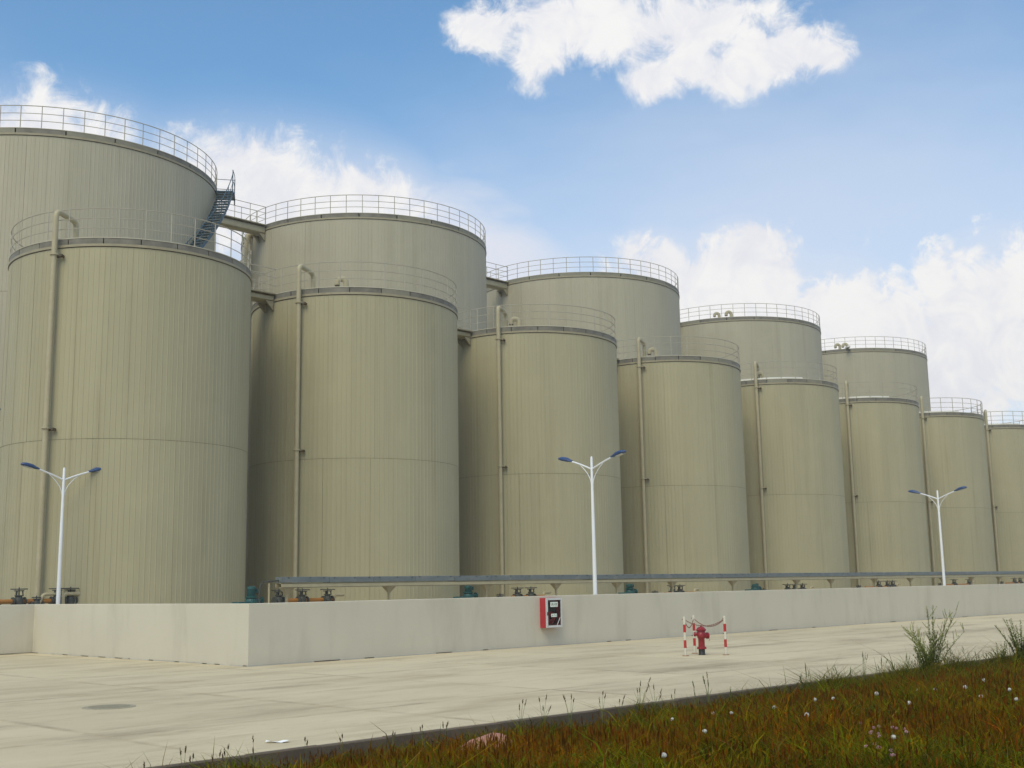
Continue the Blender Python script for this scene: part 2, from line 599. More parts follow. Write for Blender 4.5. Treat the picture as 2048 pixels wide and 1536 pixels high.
def terr(x, y):
    t = np.clip((11.85-y)/6, 0, 1)
    z = -.24+.54*(t*t*(3-2*t))
    return z + .022*np.sin(x*1.7+y*.6)*np.sin(y*2.1-x*.4) + .012*np.sin(x*4.1)*np.sin(y*4.7+1)


gx = np.concatenate([np.linspace(-60, 0, 25), np.linspace(.4, 40, 100), np.linspace(42, 170, 40)])
gy = np.concatenate([np.linspace(-80, 0, 20), np.linspace(.3, 11.93, 45)])
X, Y = np.meshgrid(gx, gy)
Z = terr(X, Y)
vv = np.stack([X.ravel(), Y.ravel(), Z.ravel()], -1)
nx = len(gx)
ff = [(j*nx+i, j*nx+i+1, (j+1)*nx+i+1, (j+1)*nx+i) for j in range(len(gy)-1) for i in range(nx-1)]
vb = MB()
vb.v, vb.f = [tuple(p) for p in vv.tolist()], ff
tag(vb.build('verge', 'soil', smooth=True), kind='structure')

# ------------------------------------------------------------------ boundary wall
T = .26
outer = [(-70, WYS), (WX, WYS), (WX, WY), (170, WY)]
inner = [(170, WY+T), (WX+T, WY+T), (WX+T, WYS+T), (-70, WYS+T)]


def wall_prism(out, inn, z0, z1):
    loop = out+inn
    n = len(loop)
    vs = [(x, y, z0) for x, y in loop]+[(x, y, z1) for x, y in loop]
    fs = [(i, (i+1) % n, n+(i+1) % n, n+i) for i in range(n)]
    k = len(out)
    for off, rev in ((0, 1), (n, 0)):
        for i in range(k-1):
            q = (off+i, off+i+1, off+n-2-i, off+n-1-i)
            fs.append(q[::-1] if rev else q)
    return vs, fs


wall = thing('boundary_wall', 'long low white plastered wall with a corner, standing in front of the tanks', 'wall', (WX, WY, 0))
wb = MB()
vs, fs = wall_prism([(x-WX, y-WY) for x, y in outer], [(x-WX, y-WY) for x, y in inner], .016, WH)
wb.add(vs, fs)
me = wb.mesh('wall_body', 'white')
bm = bmesh.new()
bm.from_mesh(me)
ee = [e for e in bm.edges if e.verts[0].co.z > 1 and e.verts[1].co.z > 1 or abs(e.verts[0].co.z-e.verts[1].co.z) > 1]
bmesh.ops.bevel(bm, geom=ee, offset=.012, segments=1, affect='EDGES')
bm.to_mesh(me)
bm.free()
put('wall_body', me, wall)
fb = MB()
vs, fs = wall_prism([(x-WX, y-WY+.03) if x < 0 else (x-WX+.03 if i in (1, 2) else x-WX, y-WY+.03) for i, (x, y) in enumerate(outer)],
                    [(x-WX, y-WY-.03) for x, y in inner], -.05, .0165)
fb.add(vs, fs)
fb.build('footing', 'footing', wall)
mo = MB()
x = 0.0
while x < 95:
    l = random.uniform(.5, 2.8)
    mo.box(x+l/2, .010, .0, l, .05, .028+random.uniform(-.006, .010))
    x += l+(random.uniform(.1, .9) if random.random() < .75 else .02)
y = 0.2
while y < 12:
    l = random.uniform(.3, 1.2)
    mo.box(.010, y+l/2, .0, .05, l, .028+random.uniform(-.006, .010))
    y += l+random.uniform(.1, .5)
mo.build('mortar_bead', 'mortar', wall)


# ------------------------------------------------------------------ tanks
def sheet_mesh(name, R, n, z0, z1, mat, ribs=5, gapw=0.):
    """one profiled cladding sheet: raised narrow ribs on flat pans, spanning 2*pi/n"""
    da = 2*PI/n
    prof = []
    for k in range(ribs):
        u0 = k/ribs
        w = 1/ribs
        dep = .009
        prof += [(u0, 0), (u0+.80*w, 0), (u0+.86*w, dep), (u0+.95*w, dep)]
    prof += [(1.0-gapw, 0), (1.012, .006)] if not gapw else [(1.0-gapw, 0), (1.0-gapw, -.03)]
    vs = []
    for z in (z0, z1):
        for u, d in prof:
            a = (u-.5)*da
            vs.append(((R+d)*math.cos(a), (R+d)*math.sin(a), z))
    m = len(prof)
    b = MB()
    b.add(vs, [(i, i+1, m+i+1, m+i) for i in range(m-1)])
    me = bpy.data.meshes.new(name)
    me.from_pydata(b.v, [], b.f)
    me.materials.append(M[mat])
    return me


def joined_sheets(R, n, z0, z1, mat):
    me = sheet_mesh('s', R, n, z0, z1, mat)
    v0 = np.array([v.co for v in me.vertices])
    f0 = [tuple(p.vertices) for p in me.polygons]
    b = MB()
    for k in range(n):
        a = 2*PI*k/n
        R_ = np.array([[math.cos(a), math.sin(a), 0], [-math.sin(a), math.cos(a), 0], [0, 0, 1]])
        b.add((v0@R_).tolist(), f0)
    m2 = bpy.data.meshes.new('cladding')
    m2.from_pydata(b.v, [], b.f)
    m2.materials.append(M[mat])
    return m2


def bend(p0, p1, p2, r, n=6):
    """points of a pipe elbow at p1 between p0 and p2"""
    p0, p1, p2 = Vector(p0), Vector(p1), Vector(p2)
    d0, d1 = (p0-p1).normalized(), (p2-p1).normalized()
    a, c = p1+d0*r, p1+d1*r
    return [(a*(1-t)**2+p1*2*t*(1-t)+c*t*t) for t in [i/n for i in range(n+1)]]


def tank_common(root, R, H, nsheet, tiers, mat, sheets, npost, rim_h=.34, rail_h=1.09, gap=None):
    # inner shell
    MB().lathe([(R-.03, 0), (R-.03, H+.05)], 96).build('shell', 'shell', root, smooth=True)
    zz = tiers
    for i in range(len(zz)-1):
        z0, z1 = zz[i]+(.014 if i else .05), zz[i+1]
        Rr = R+.004*(i % 2)
        if sheets:
            lap = sheet_mesh('cladding_sheet', Rr, nsheet, z0, z1, mat)
            opn = sheet_mesh('cladding_sheet', Rr, nsheet, z0, z1, mat, gapw=.008)
            for k in range(nsheet):
                put('cladding_sheet', opn if random.random() < .22 else lap, root, (0, 0, 0), 2*PI*(k+.5)/nsheet+i*.04)
        else:
            put('cladding', joined_sheets(Rr, nsheet, z0, z1, mat), root, (0, 0, 0), i*.04)
    # rim: drip edge, flashing, edge band in plates, roof
    MB().ring(R-.04, H+.005, .055, .02).build('drip_edge', 'rust', root)
    MB().ring(R-.04, H+.028, .085, rim_h*.27).build('flashing_ring', 'flash', root, smooth=False)
    npl = 22
    for k in range(npl):
        a0 = 2*PI*k/npl
        m = random.choices(['band_dark', 'band_mid', 'band_pale'], [6, 3, .2])[0]
        MB().ring(R-.04, H+.03+rim_h*.27, .055+random.uniform(-.006, .008), rim_h*.62, 6, a0+.004, a0+2*PI/npl-.004).build('band_plate', m, root)
    zt = H+.034+rim_h*.89
    b = MB()
    b.lathe([(.1, zt+R*.09), (R*.5, zt+R*.06), (R+.015, zt+.035), (R+.03, zt+.025), (R+.03, zt), (R-.1, zt-.01)], 96, cap=False)
    b.build('roof', 'roof', root, smooth=True)
    # railing
    rail = put('railing', None, root, (0, 0, zt+.03))
    Rr = R-.02
    th = [2*PI*k/128 for k in range(128)]
    for i, hz in enumerate((rail_h, rail_h*.66, rail_h*.33)):
        if gap:
            a0, a1 = gap
            pts = [(Rr*math.cos(a0+(a1-a0)*k/120), Rr*math.sin(a0+(a1-a0)*k/120), hz) for k in range(121)]
            MB().tube(pts, .021 if i == 0 else .016, 5).build('rail', 'rail', rail, smooth=True)
        else:
            MB().tube([(Rr*math.cos(a), Rr*math.sin(a), hz) for a in th], .021 if i == 0 else .016, 5, closed=True).build('rail', 'rail', rail, smooth=True)
    pm = MB().tube([(0, 0, -.06), (0, 0, rail_h)], .021, 6).mesh('post', 'rail', True)
    for k in range(npost):
        a = 2*PI*(k+.3)/npost
        put('post', pm, rail, (Rr*math.cos(a), Rr*math.sin(a), 0), a)
    return zt


def goose_vent(root, ang, rr, z, s=1.0, face=None):
    """swan-neck vent standing on the roof"""
    v = put('vent', None, root, (rr*math.cos(ang), rr*math.sin(ang), z), ang if face is None else face)
    b = MB()
    pts = [(0, 0, -.1), (0, 0, .28*s)]
    for k in range(1, 9):
        a = PI*k/8
        pts.append((-.19*s+.19*s*math.cos(a), 0, .28*s+.19*s*math.sin(a)))
    pts.append((-.38*s, 0, .2*s))
    b.tube(pts, .125*s, 10)
    b.build('vent_pipe', 'cream', v, smooth=True)
    MB().tube([(-.38*s, 0, .16*s), (-.38*s, 0, .205*s)], .105*s, 10).build('vent_mouth', 'dark', v)  # solid dark plug, painted shade for the inside of the open pipe end
    return v


pipe_ang = [-152.1, -157.0, -154.7, -158.1, -155.3, -155.3, -153.5, -152.5]
FRONT_LABEL = [
    'nearest front-row cream tank, largest in view, behind the left street lamp',
    'second front-row cream tank from the left, right beside the nearest one',
    'third front-row cream tank from the left, behind the middle street lamp',
    'fourth front-row cream tank from the left, above the fire hydrant',
    'fifth front-row cream tank from the left',
    'sixth front-row cream tank from the left, just left of the far street lamp',
    'seventh front-row cream tank, behind the rightmost street lamp',
    'last front-row cream tank, cut off by the right edge of the picture']
for i, x in enumerate(TX):
    t = thing('storage_tank', FRONT_LABEL[i], 'tank', (x, TY, 0), 0, 'front row of storage tanks')
    H = TH+TDZ[i]
    R_ = TRS[i]
    zt = tank_common(t, R_, H, 30, [0, TS+TDZ[i]*.5, H], 'clad', i < 6, 31)
    # vent riser with swan neck
    a = rad(pipe_ang[i])
    ca, sa = math.cos(a), math.sin(a)
    P = lambda r, z, ca=ca, sa=sa: (r*ca, r*sa, z)
    rp, rr = R_+.24, .102
    top = 15.47
    b = MB()
    path = [P(rp, .35), P(rp, top-.4)] + bend(P(rp, top-.4), P(rp, top), P(rp-.9, top-.10), .26) + \
        bend(P(rp-.2, top), P(rp-1.15, top-.12), P(rp-1.15, zt), .22) + [P(rp-1.15, zt-.05)]
    b.tube(path, rr, 14)
    pipe = b.build('riser_pipe', 'cream', t, smooth=True)
    for z in (13.83, 7.55):
        fl = MB()
        fl.lathe([(rr+.05, z-.03), (rr+.05, z+.03)], 14, c=P(rp, 0))
        fl.build('pipe_flange', 'cream', pipe, smooth=True)
        br = MB()
        q = Vector(P(R_+.11, z-.04))
        br.box(q.x-.24*sa, q.y+.24*ca, q.z, .26, .07, .08, a+.25)
        br.box(q.x-.13*sa, q.y+.13*ca, q.z-.02, .08, .36, .06, a)
        br.build('pipe_bracket', 'rust', pipe)
    # roof vent on some tanks
    if i in (1, 2, 3, 4):
        aa = {1: -134, 2: -144, 3: -147.5, 4: -151}[i]
        goose_vent(t, rad(aa), R_-.8, zt+.1, 1.0, face=rad(-45))
    if i >= 4:                                     # pale edge board on the roof's near left
        MB().ring(R_-.14, zt+.03, .10, .10, 14, rad(-172), rad(-118)).build('edge_board', 'band_pale', t)

BACK_LABEL = [
    'tallest-looking back-row tank with a blue spiral stair, cut off at the left',
    'second back-row cream tank from the left, linked by a footbridge to the stair tank',
    'third back-row cream tank from the left, rising behind the third front tank',
    'fourth back-row cream tank from the left, two swan-neck vents behind its railing',
    'rightmost back-row cream tank with two swan-neck vents at its left side']
btank = []
for i, x in enumerate(BXS):
    t = thing('storage_tank', BACK_LABEL[i], 'tank', (x, BY, 0), 0, 'back row of taller storage tanks')
    H = BH+BDZ[i]
    zt = tank_common(t, BR, H, 52, [0, 7.7, 15.3, H], 'clad_back', i < 4, 52, rim_h=.36, rail_h=1.08)
    btank.append((t, H, zt))
    if i == 3:
        goose_vent(t, rad(-152.7), BR-1, zt+.15, 1.0, face=rad(-45))
        goose_vent(t, rad(-144.3), BR-1, zt+.15, 1.1, face=rad(-45))
    if i == 4:
        goose_vent(t, rad(-154.3), BR-1, zt+.15, 1.1, face=rad(-45))
        goose_vent(t, rad(-148.5), BR-1, zt+.15, 1.1, face=rad(-45))
        b = MB()
        b.box(0, 0, .05, 3.2, .3, .12, rad(40))
        b.build('roof_plate', 'band_pale', t, ((BR-.8)*math.cos(rad(-150)), (BR-.8)*math.sin(rad(-150)), zt+.05))
    if i == 1:                                    # side riser at its left flank
        a = rad(-189)
        ca, sa = math.cos(a), math.sin(a)
        P = lambda r, z, ca=ca, sa=sa: (r*ca, r*sa, z)
        rp = BR+.3
        b = MB()
        b.tube([P(rp, .4), P(rp, H-.6)] + bend(P(rp, H-.6), P(rp, H+.1), P(rp-1.0, H+.1), .3) + [P(rp-.9, H+.1)], .2, 12)
        b.build('riser_pipe', 'cream', t, smooth=True)
    if i in (1, 2, 3):                            # dark run-down strips on the flank
        pass

# spiral stair on the first back tank
t, H, zt = btank[0]
stair = put('stair', None, t)
Ri, Ro = BR+.16, BR+.92
A0, Z0 = -40.0, zt-.30
SL = .158                                        # metres of drop per degree
ntr = int((Z0-.2)/.205)
dA = .205/SL
tm = MB()
tm.box((Ri+Ro)/2, 0, 0, Ro-Ri, .25, .035)
tme = tm.mesh('tread', 'stair')
for k in range(ntr):
    put('tread', tme, stair, (0, 0, Z0-.205*(k+1)), rad(A0-dA*(k+1)))
for rr in (Ri, Ro):
    b = MB()
    n = 120
    vs = []
    for k in range(n+1):
        f = k/n
        a = rad(A0-dA*(ntr+.5)*f)
        z = Z0-.205*(ntr+.5)*f
        for (dr, dz) in ((-.012, -.16), (.012, -.16), (.012, .07), (-.012, .07)):
            vs.append(((rr+dr)*math.cos(a), (rr+dr)*math.sin(a), z+dz))
    fs = [(4*k+i, 4*k+(i+1) % 4, 4*k+4+(i+1) % 4, 4*k+4+i) for k in range(n) for i in range(4)]
    b.add(vs, fs)
    b.build('stringer', 'stair', stair)
for hz, r_ in ((1.05, .022), (.55, .014)):
    pts = []
    for k in range(101):
        f = k/100
        a = rad(A0-dA*ntr*f)
        pts.append((Ro*math.cos(a), Ro*math.sin(a), Z0-.205*ntr*f+hz))
    MB().tube(pts, r_, 6).build('handrail', 'stair', stair, smooth=True)
pm = MB().tube([(0, 0, -.1), (0, 0, 1.05)], .02, 6).mesh('rail_post', 'stair', True)
for k in range(0, ntr, 5):
    a = rad(A0-dA*(k+.5))
    put('rail_post', pm, stair, (Ro*math.cos(a), Ro*math.sin(a), Z0-.205*(k+.5)))
# landing at the stair head
b = MB()
b.ring(BR+.02, Z0-.06, .95, .06, 12, rad(A0-1), rad(A0+9))
b.build('landing', 'stair', stair)
for a in (A0-1, A0+9):
    MB().tube([((BR+.93)*math.cos(rad(a)), (BR+.93)*math.sin(rad(a)), Z0-.3), ((BR+.93)*math.cos(rad(a)), (BR+.93)*math.sin(rad(a)), Z0+1.15)], .028, 6).build('landing_post', 'stair', stair)
for hz in (.55, 1.1):
    b = MB()
    b.tube([((BR+.93)*math.cos(rad(A0-1+k)), (BR+.93)*math.sin(rad(A0-1+k)), Z0+hz) for k in range(11)], .018, 6)
    b.tube([((BR)*math.cos(rad(A0+9)), BR*math.sin(rad(A0+9)), Z0+hz), ((BR+.93)*math.cos(rad(A0+9)), (BR+.93)*math.sin(rad(A0+9)), Z0+hz)], .018, 6)
    b.build('landing_rail', 'stair', stair)


# ------------------------------------------------------------------ footbridges between the tank tops
def bridge(x0, x1, y, z, label, wide, deep, rail_h=1.08):
    t = thing('footbridge', label, 'footbridge', (x0, y, z), 0, 'footbridges between tank tops')
    L = x1-x0
    n = 14
    b = MB()
    vs = []
    for xx in (0, L):
        for k in range(n):                         # rounded box girder
            a = 2*PI*k/n
            c, s = math.cos(a), math.sin(a)
            sgn = lambda v: (1 if v >= 0 else -1)
            vs.append((xx, wide*.36*sgn(c)*abs(c)**.55, -deep/2+deep*.5*sgn(s)*abs(s)**.55))
    fs = [(k, (k+1) % n, n+(k+1) % n, n+k) for k in range(n)]+[tuple(range(n)), tuple(range(2*n-1, n-1, -1))]
    b.add(vs, fs)
    b.build('girder', 'cream', t, smooth=True)
    MB().box(L/2, 0, .03, L, wide, .05).build('deck', 'flash', t)
    for s in (-1, 1):
        for i, hz in enumerate((rail_h, rail_h*.66, rail_h*.33)):
            MB().tube([(0, s*wide*.47, hz+.05), (L, s*wide*.47, hz+.05)], .02 if i == 0 else .015, 6).build('rail', 'rail', t, smooth=True)
        k = max(2, int(L/1.0)+1)
        pm = MB().tube([(0, 0, 0), (0, 0, rail_h+.05)], .02, 6).mesh('post', 'rail', True)
        for j in range(k):
            put('post', pm, t, (.08+(L-.16)*j/(k-1), s*wide*.47, 0))
    for xx in (.0, L):
        sx_ = 1 if xx == 0 else -1
        for s in (-1, 1):
            y_ = s*wide*.3
            b = MB()
            b.add([(xx, y_-.05, -deep), (xx+sx_*.4, y_-.05, -deep), (xx, y_-.05, -deep-.4), (xx, y_+.05, -deep), (xx+sx_*.4, y_+.05, -deep), (xx, y_+.05, -deep-.4)],
                  [(0, 1, 2), (5, 4, 3), (0, 3, 4, 1), (1, 4, 5, 2), (2, 5, 3, 0)])
            b.build('bracket', 'flash', t)
    return t


for i, (a, lab) in enumerate([(0, 'footbridge in front of the sky between the blue-stair tank and its neighbour'),
                              (1, 'footbridge between the second and third back-row tanks'),
                              (2, 'footbridge between the third and fourth back-row tanks, mostly hidden')]):
    bridge(BXS[a]+BR+.05, BXS[a+1]-BR-.05, BY, BH+.34, lab, 1.0, .5)
for i in range(5):
    lab = ['short cream footbridge bracketed between the two nearest front tanks', 'short cream footbridge between the second and third front tanks',
           'short cream footbridge between the third and fourth front tanks', 'short cream footbridge between the fourth and fifth front tanks',
           'short cream footbridge between the fifth and sixth front tanks'][i]
    bridge(TX[i]+TRS[i]+.05, TX[i+1]-TRS[i+1]-.05, TY, TH+.36, lab, 1.0, .28)


# ------------------------------------------------------------------ cable tray on its beam
RY = 35.0
tray = thing('cable_tray', 'long blue-grey cable tray on a cream beam and posts behind the wall', 'cable tray', (23.85, RY, 0))
pm = MB().box(1.0, 0, 2.165, 1.985, .42, .20, bev=.012).mesh('tray_panel', 'tray')
for k in range(44):
    o = put('tray_panel', pm, tray, (k*2.0, random.uniform(-.006, .006), random.uniform(-.006, .006)))
    if k < 22:
        b = MB()
        for xx in (.25, 1.15, 1.8):
            b.box(xx+random.uniform(-.05, .05), -.215, 2.23, .05, .02, .035)
        b.build('clip', 'iron', o)
b = MB()
for (cy, cz, sy, sz) in ((-.17, 1.975, .02, .15), (-.12, 2.045, .12, .02), (-.12, 1.905, .12, .02), (.17, 1.975, .02, .15)):
    b.box(44, cy, cz, 88, sy, sz)
b.build('beam', 'cream', tray)
for x in (24.2, 28.74, 33.76, 37.9, 41.93, 46.02, 50.99, 56.97, 60.56, 65.5, 69.99, 74.33, 78.67, 83.03, 88, 93, 98, 103, 108):
    p = MB()
    p.box(0, 0, .93, .075, .075, 1.86)
    p.add([(-.22, -.14, 1.893), (.22, -.14, 1.893), (.22, .14, 1.893), (-.22, .14, 1.893), (-.04, -.04, 1.66), (.04, -.04, 1.66), (.04, .04, 1.66), (-.04, .04, 1.66)],
          [(0, 1, 2, 3), (4, 7, 6, 5), (0, 4, 5, 1), (1, 5, 6, 2), (2, 6, 7, 3), (3, 7, 4, 0)])
    p.build('post', 'flash', tray, (x-23.85, 0, 0))
b = MB()
b.tube([(-.75, 0, .05)] + [(-.75, 0, 1.6)] + bend((-.75, 0, 1.6), (-.75, 0, 2.1), (.05, 0, 2.15), .22) + [(.03, 0, 2.15)], .028, 8)
b.build('conduit', 'iron', tray, smooth=True)
MB().tube([(-.38, 0, 0), (-.38, 0, 2.06)], .03, 8).build('end_stay', 'cream', tray)


# ------------------------------------------------------------------ valves and pipe work
def add_valve(root, x, zp, zw, wheel_r=.26, y=0.):
    v = put('valve', None, root, (x, y, 0))
    b = MB()
    b.lathe([(.06, zp-.16), (.13, zp-.12), (.15, zp), (.13, zp+.12), (.10, zp+.16), (.14, zp+.165), (.14, zp+.20), (.05, zp+.205)], 12)
    for s in (-1, 1):
        b.tube([(s*.17, 0, zp), (s*.22, 0, zp)], .14, 12)
    b.build('body', 'iron', v, smooth=True)
    b = MB()
    for (ax, ay) in ((-1, -.6), (1, -.6), (-.3, .9), (.4, 1)):
        b.tube([(ax*.12, ay*.10, zp+.17), (ax*.10, ay*.08, zw-.05)], .022, 6)
    b.tube([(0, 0, zp+.1), (0, 0, zw+.06)], .02, 6)
    b.box(0, 0, zw-.055, .27, .20, .035)
    b.build('yoke', 'iron', v)
    b = MB()
    b.tube([(wheel_r*math.cos(2*PI*k/20), wheel_r*math.sin(2*PI*k/20), zw) for k in range(20)], .018, 6, closed=True)
    for k in range(4):
        a = 2*PI*k/4+.3
        b.tube([(0, 0, zw), (wheel_r*math.cos(a), wheel_r*math.sin(a), zw)], .012, 5)
    b.build('handwheel', 'iron', v, smooth=True)
    return v


def manifold(label, xs_, y, zp, zw, x0, x1, tail=True, small=None, wr=.26):
    cx = (x0+x1)/2
    t = thing('pipe_manifold', label, 'pipework', (cx, y, 0), 0, 'valve manifolds along the tanks')
    MB().tube([(x0-cx, 0, zp), (x1-cx, 0, zp)], .075, 10).build('pipe', 'orange', t, smooth=True)
    for k, xx in enumerate(xs_):
        add_valve(t, xx-cx, zp, zw, wr)
    n = max(2, int((x1-x0)/1.6)+1)
    for k in range(n):
        MB().box(x0-cx+.2+(x1-x0-.4)*k/(n-1), 0, (zp-.08)/2, .06, .06, zp-.08).build('support', 'iron', t)
    if tail:
        b = MB()
        b.tube([(x1-cx, 0, .1), (x1-cx, 0, zp)] + bend((x1-cx, 0, zp), (x1-cx, 0, zp+.16), (x1-cx+.5, 0, zp+.16), .1) + [(x1-cx+.55, .15, zp+.16)], .06, 8)
        b.build('drain_pipe', 'cream', t, smooth=True)
    if small is not None:
        add_valve(t, small-cx, zp-.12, zp+.12, .14)
    return t


m1 = manifold('orange pipe with dark handwheel valves at the foot of the nearest tank', [16.95, 18.25, 18.72], 39.85, 1.60, 2.0, 9.5, 18.2, tail=False, small=17.55)
b = MB()
cx = (9.5+18.2)/2
b.tube([(17.6-cx, -.05, 1.45)] + bend((17.6-cx, -.05, 1.45), (17.75-cx, -.05, 1.82), (18.3-cx, -.05, 1.82), .1) + [(18.35-cx, -.05, 1.82)], .055, 8)
b.tube([(18.42-cx, -.12, .1), (18.42-cx, -.12, 1.6)] + bend((18.42-cx, -.12, 1.6), (18.42-cx, -.12, 1.82), (19.3-cx, -.12, 1.82), .12) + [(19.35-cx, -.12, 1.82)], .062, 8)
b.build('bypass_pipe', 'cream', m1, smooth=True)
MY = 36.2
manifold('orange pipe with three dark handwheel valves near the wall corner', [24.69, 25.7, 26.82], MY, 1.45, 1.82, 24.9, 27.1)
manifold('orange pipe with two dark handwheel valves left of the red cabinet', [36.78, 37.61], MY, 1.36, 1.74, 36.4, 38.4, small=35.73)
manifold('dark valve pair on an orange pipe under the fourth tank', [47.61, 48.22], MY, 1.34, 1.72, 47.0, 49.4, small=46.22)
manifold('three dark valves in a row under the fifth tank', [58.0, 58.76, 59.54], MY, 1.32, 1.66, 56.6, 60.4, small=55.6)
manifold('three dark valves in a row under the sixth tank', [68.27, 69.4, 70.05], MY, 1.38, 1.74, 66.6, 70.6, small=65.8)
manifold('two dark valves spaced apart right of the far street lamp', [78.66, 80.98], MY, 1.40, 1.76, 77.4, 81.4, small=76.6)
manifold('dark valves at the right edge of the picture', [88.6, 89.6], MY, 1.42, 1.78, 87.0, 90.6, small=86.3)


def pump(x, y, h, label):
    t = thing('pump', label, 'pump', (x, y, 0), 0, 'teal pumps between the tanks')
    b = MB()
    b.box(0, 0, .62, .8, .5, 1.24, bev=.03)
    b.build('plinth', 'mortar', t)
    b = MB()
    b.box(-.28, 0, 1.40, .75, .42, .09, bev=.02)
    b.build('bed_plate', 'teal', t)
    b = MB()
    b.lathe([(.10, 1.25), (.22, 1.3), (.24, 1.42), (.20, 1.54), (.15, 1.57), (.22, 1.58), (.22, 1.62), (.13, 1.64)], 16)
    b.tube([(.12, 0, 1.46), (.42, 0, 1.46)], .08, 12)
    b.tube([(.40, 0, 1.46), (.44, 0, 1.46)], .14, 12)
    b.build('casing', 'teal', t, smooth=True)
    b = MB()
    prof = []
    z = 1.64
    while z < h-.1:
        prof += [(.14, z), (.165, z+.008), (.165, z+.022), (.14, z+.03)]
        z += .045
    prof += [(.16, h-.1), (.155, h-.03), (.09, h)]
    b.lathe(prof, 20)
    b.build('motor', 'teal', t, smooth=False)
    MB().box(.20, 0, (1.64+h)/2, .09, .14, .14, bev=.01).build('terminal_box', 'teal', t)
    return t


pump(23.55, MY, 1.98, 'teal motor pump in the gap left of the cable tray end')
pump(33.9, MY, 1.88, 'teal motor pump in the gap between the second and third front tanks')
pump(44.3, MY, 1.84, 'teal motor pump between the third and fourth front tanks, right of middle lamp')
pump(54.8, MY, 1.72, 'small teal motor pump between the fourth and fifth front tanks')


# ------------------------------------------------------------------ street lamps
def lamp(loc, rz, label, h=6.08):
    t = thing('street_lamp', label, 'street lamp', loc, rz, 'double-arm street lamps')
    MB().tube([(0, 0, 0), (0, 0, h*.5), (0, 0, h-.05), (0, 0, h)], [.080, .062, .041, .025], 14).build('pole', 'lampwhite', t, smooth=True)
    MB().tube([(0, 0, 0), (0, 0, .04)], .18, 12).build('base_plate', 'lampwhite', t)
    for s in (-1, 1):
        pts = []
        for k in range(9):
            f = k/8
            pts.append((s*(.03+.90*f), 0, h-.42+.40*f-.07*f*f))
        arm = MB()
        arm.tube(pts, .030, 8)
        a = arm.build('arm', 'lampwhite', t, smooth=True)
        b = MB()
        bp = []
        for k in range(9):
            f = k/8
            bp.append((s*(.04+.50*f**1.5), 0, h-.95+(.72)*f**.8))
        b.tube(bp, .013, 6)
        b.build('brace', 'lampwhite', a, smooth=True)
        # cobra head
        hd = MB()
        x0, z0 = s*.86, h-.10
        ang = s*rad(-13)
        secs = [(0, .045, .04, 0), (.10, .065, .06, .0), (.26, .115, .095, .01), (.46, .125, .09, .01), (.59, .095, .065, .0), (.64, .04, .03, -.005)]
        n = 12
        vs = []
        for (d, w, th_, dz) in secs:
            for k in range(n):
                q = 2*PI*k/n
                yy = w*math.cos(q)
                zz = th_*math.sin(q)*(1.0 if math.sin(q) > 0 else .55)+dz
                vs.append((x0+s*(d*math.cos(rad(13))) - s*zz*math.sin(rad(13)), yy, z0+d*math.sin(rad(13))+zz*math.cos(rad(13))))
        fs = [(i*n+k, i*n+(k+1) % n, (i+1)*n+(k+1) % n, (i+1)*n+k) for i in range(len(secs)-1) for k in range(n)]
        fs += [tuple(range(n)), tuple(range(len(secs)*n-1, (len(secs)-1)*n-1, -1))]
        hd.add(vs, fs)
        head = hd.build('lamp_head', 'blue', t, smooth=True)
        ln = MB()
        d0, d1 = .24, .53
        vs = []
        for d in (d0, d1):
            for yy in (-.075, .075):
                for zz in (-.036, -.052):
                    vs.append((x0+s*d*math.cos(rad(13))-s*zz*math.sin(rad(13)), yy, z0+d*math.sin(rad(13))+zz*math.cos(rad(13))))
        ln.add(vs, [(0, 1, 3, 2), (4, 6, 7, 5), (0, 4, 5, 1), (2, 3, 7, 6), (0, 2, 6, 4), (1, 5, 7, 3)])
        ln.build('lens', 'lens', head)
    return t


lamp((30.27, 26.2, 0), PI/2, 'double-arm street lamp with blue heads in front of the third tank')
lamp((55.85, 26.2, 0), PI/2, 'smallest double-arm street lamp, in front of the seventh tank at right')
lamp((18.14, 39.5, 0), rad(-2), 'double-arm street lamp with blue heads before the nearest tank at left')

# ------------------------------------------------------------------ fire hose cabinet on the wall
cab = thing('fire_cabinet', 'red fire hose cabinet with glazed door hung on the white wall', 'cabinet', (27.11, WY, .55))
cw, chh, cdp = .72, .90, .24
b = MB()
for (x, y, z, a, bb, c) in ((.01, -cdp/2, chh/2, .02, cdp, chh), (cw-.01, -cdp/2, chh/2, .02, cdp, chh), (cw/2, -cdp/2, .01, cw-.04, cdp, .02),
                           (cw/2, -cdp/2, chh-.01, cw-.04, cdp, .02), (cw/2, -.012, chh/2, cw-.04, .02, chh-.04)):
    b.box(x, y, z, a, bb, c)
b.build('case', 'redbox', cab)
door = put('door', None, cab, (0, -cdp-.016, 0))
b = MB()
for (x, z, a, c) in ((.04, chh/2, .075, chh), (cw-.03, chh/2, .055, chh), (cw/2, .035, cw-.14, .065), (cw/2, chh-.035, cw-.14, .065)):
    b.box(x, 0, z, a, .028, c)
b.build('frame', 'alu', door)
MB().box(cw/2, .002, chh/2, cw-.13, .006, chh-.14).build('pane', 'glass', door)
MB().box(.055, -.022, chh*.47, .03, .016, .1).build('latch', 'black', door)
b = MB()
b.tube([(.08, .0, .08), (.60, 0, .08), (.60, 0, .08)], .01, 5)
MB().box(cw*.5, -cdp*.35, chh*.5, .5, .08, .7).build('backing', 'black', cab)
b = MB()
for k in range(4):
    rr = .07+.035*k
    b.tube([(cw*.44+rr*math.cos(2*PI*j/20), -cdp*.62, .30+rr*math.sin(2*PI*j/20)), ] if False else
           [(cw*.44+rr*math.cos(2*PI*j/20), -cdp*.62, .30+rr*math.sin(2*PI*j/20)) for j in range(20)], .014, 6, closed=True)
b.build('hose_reel', 'redbox', cab)
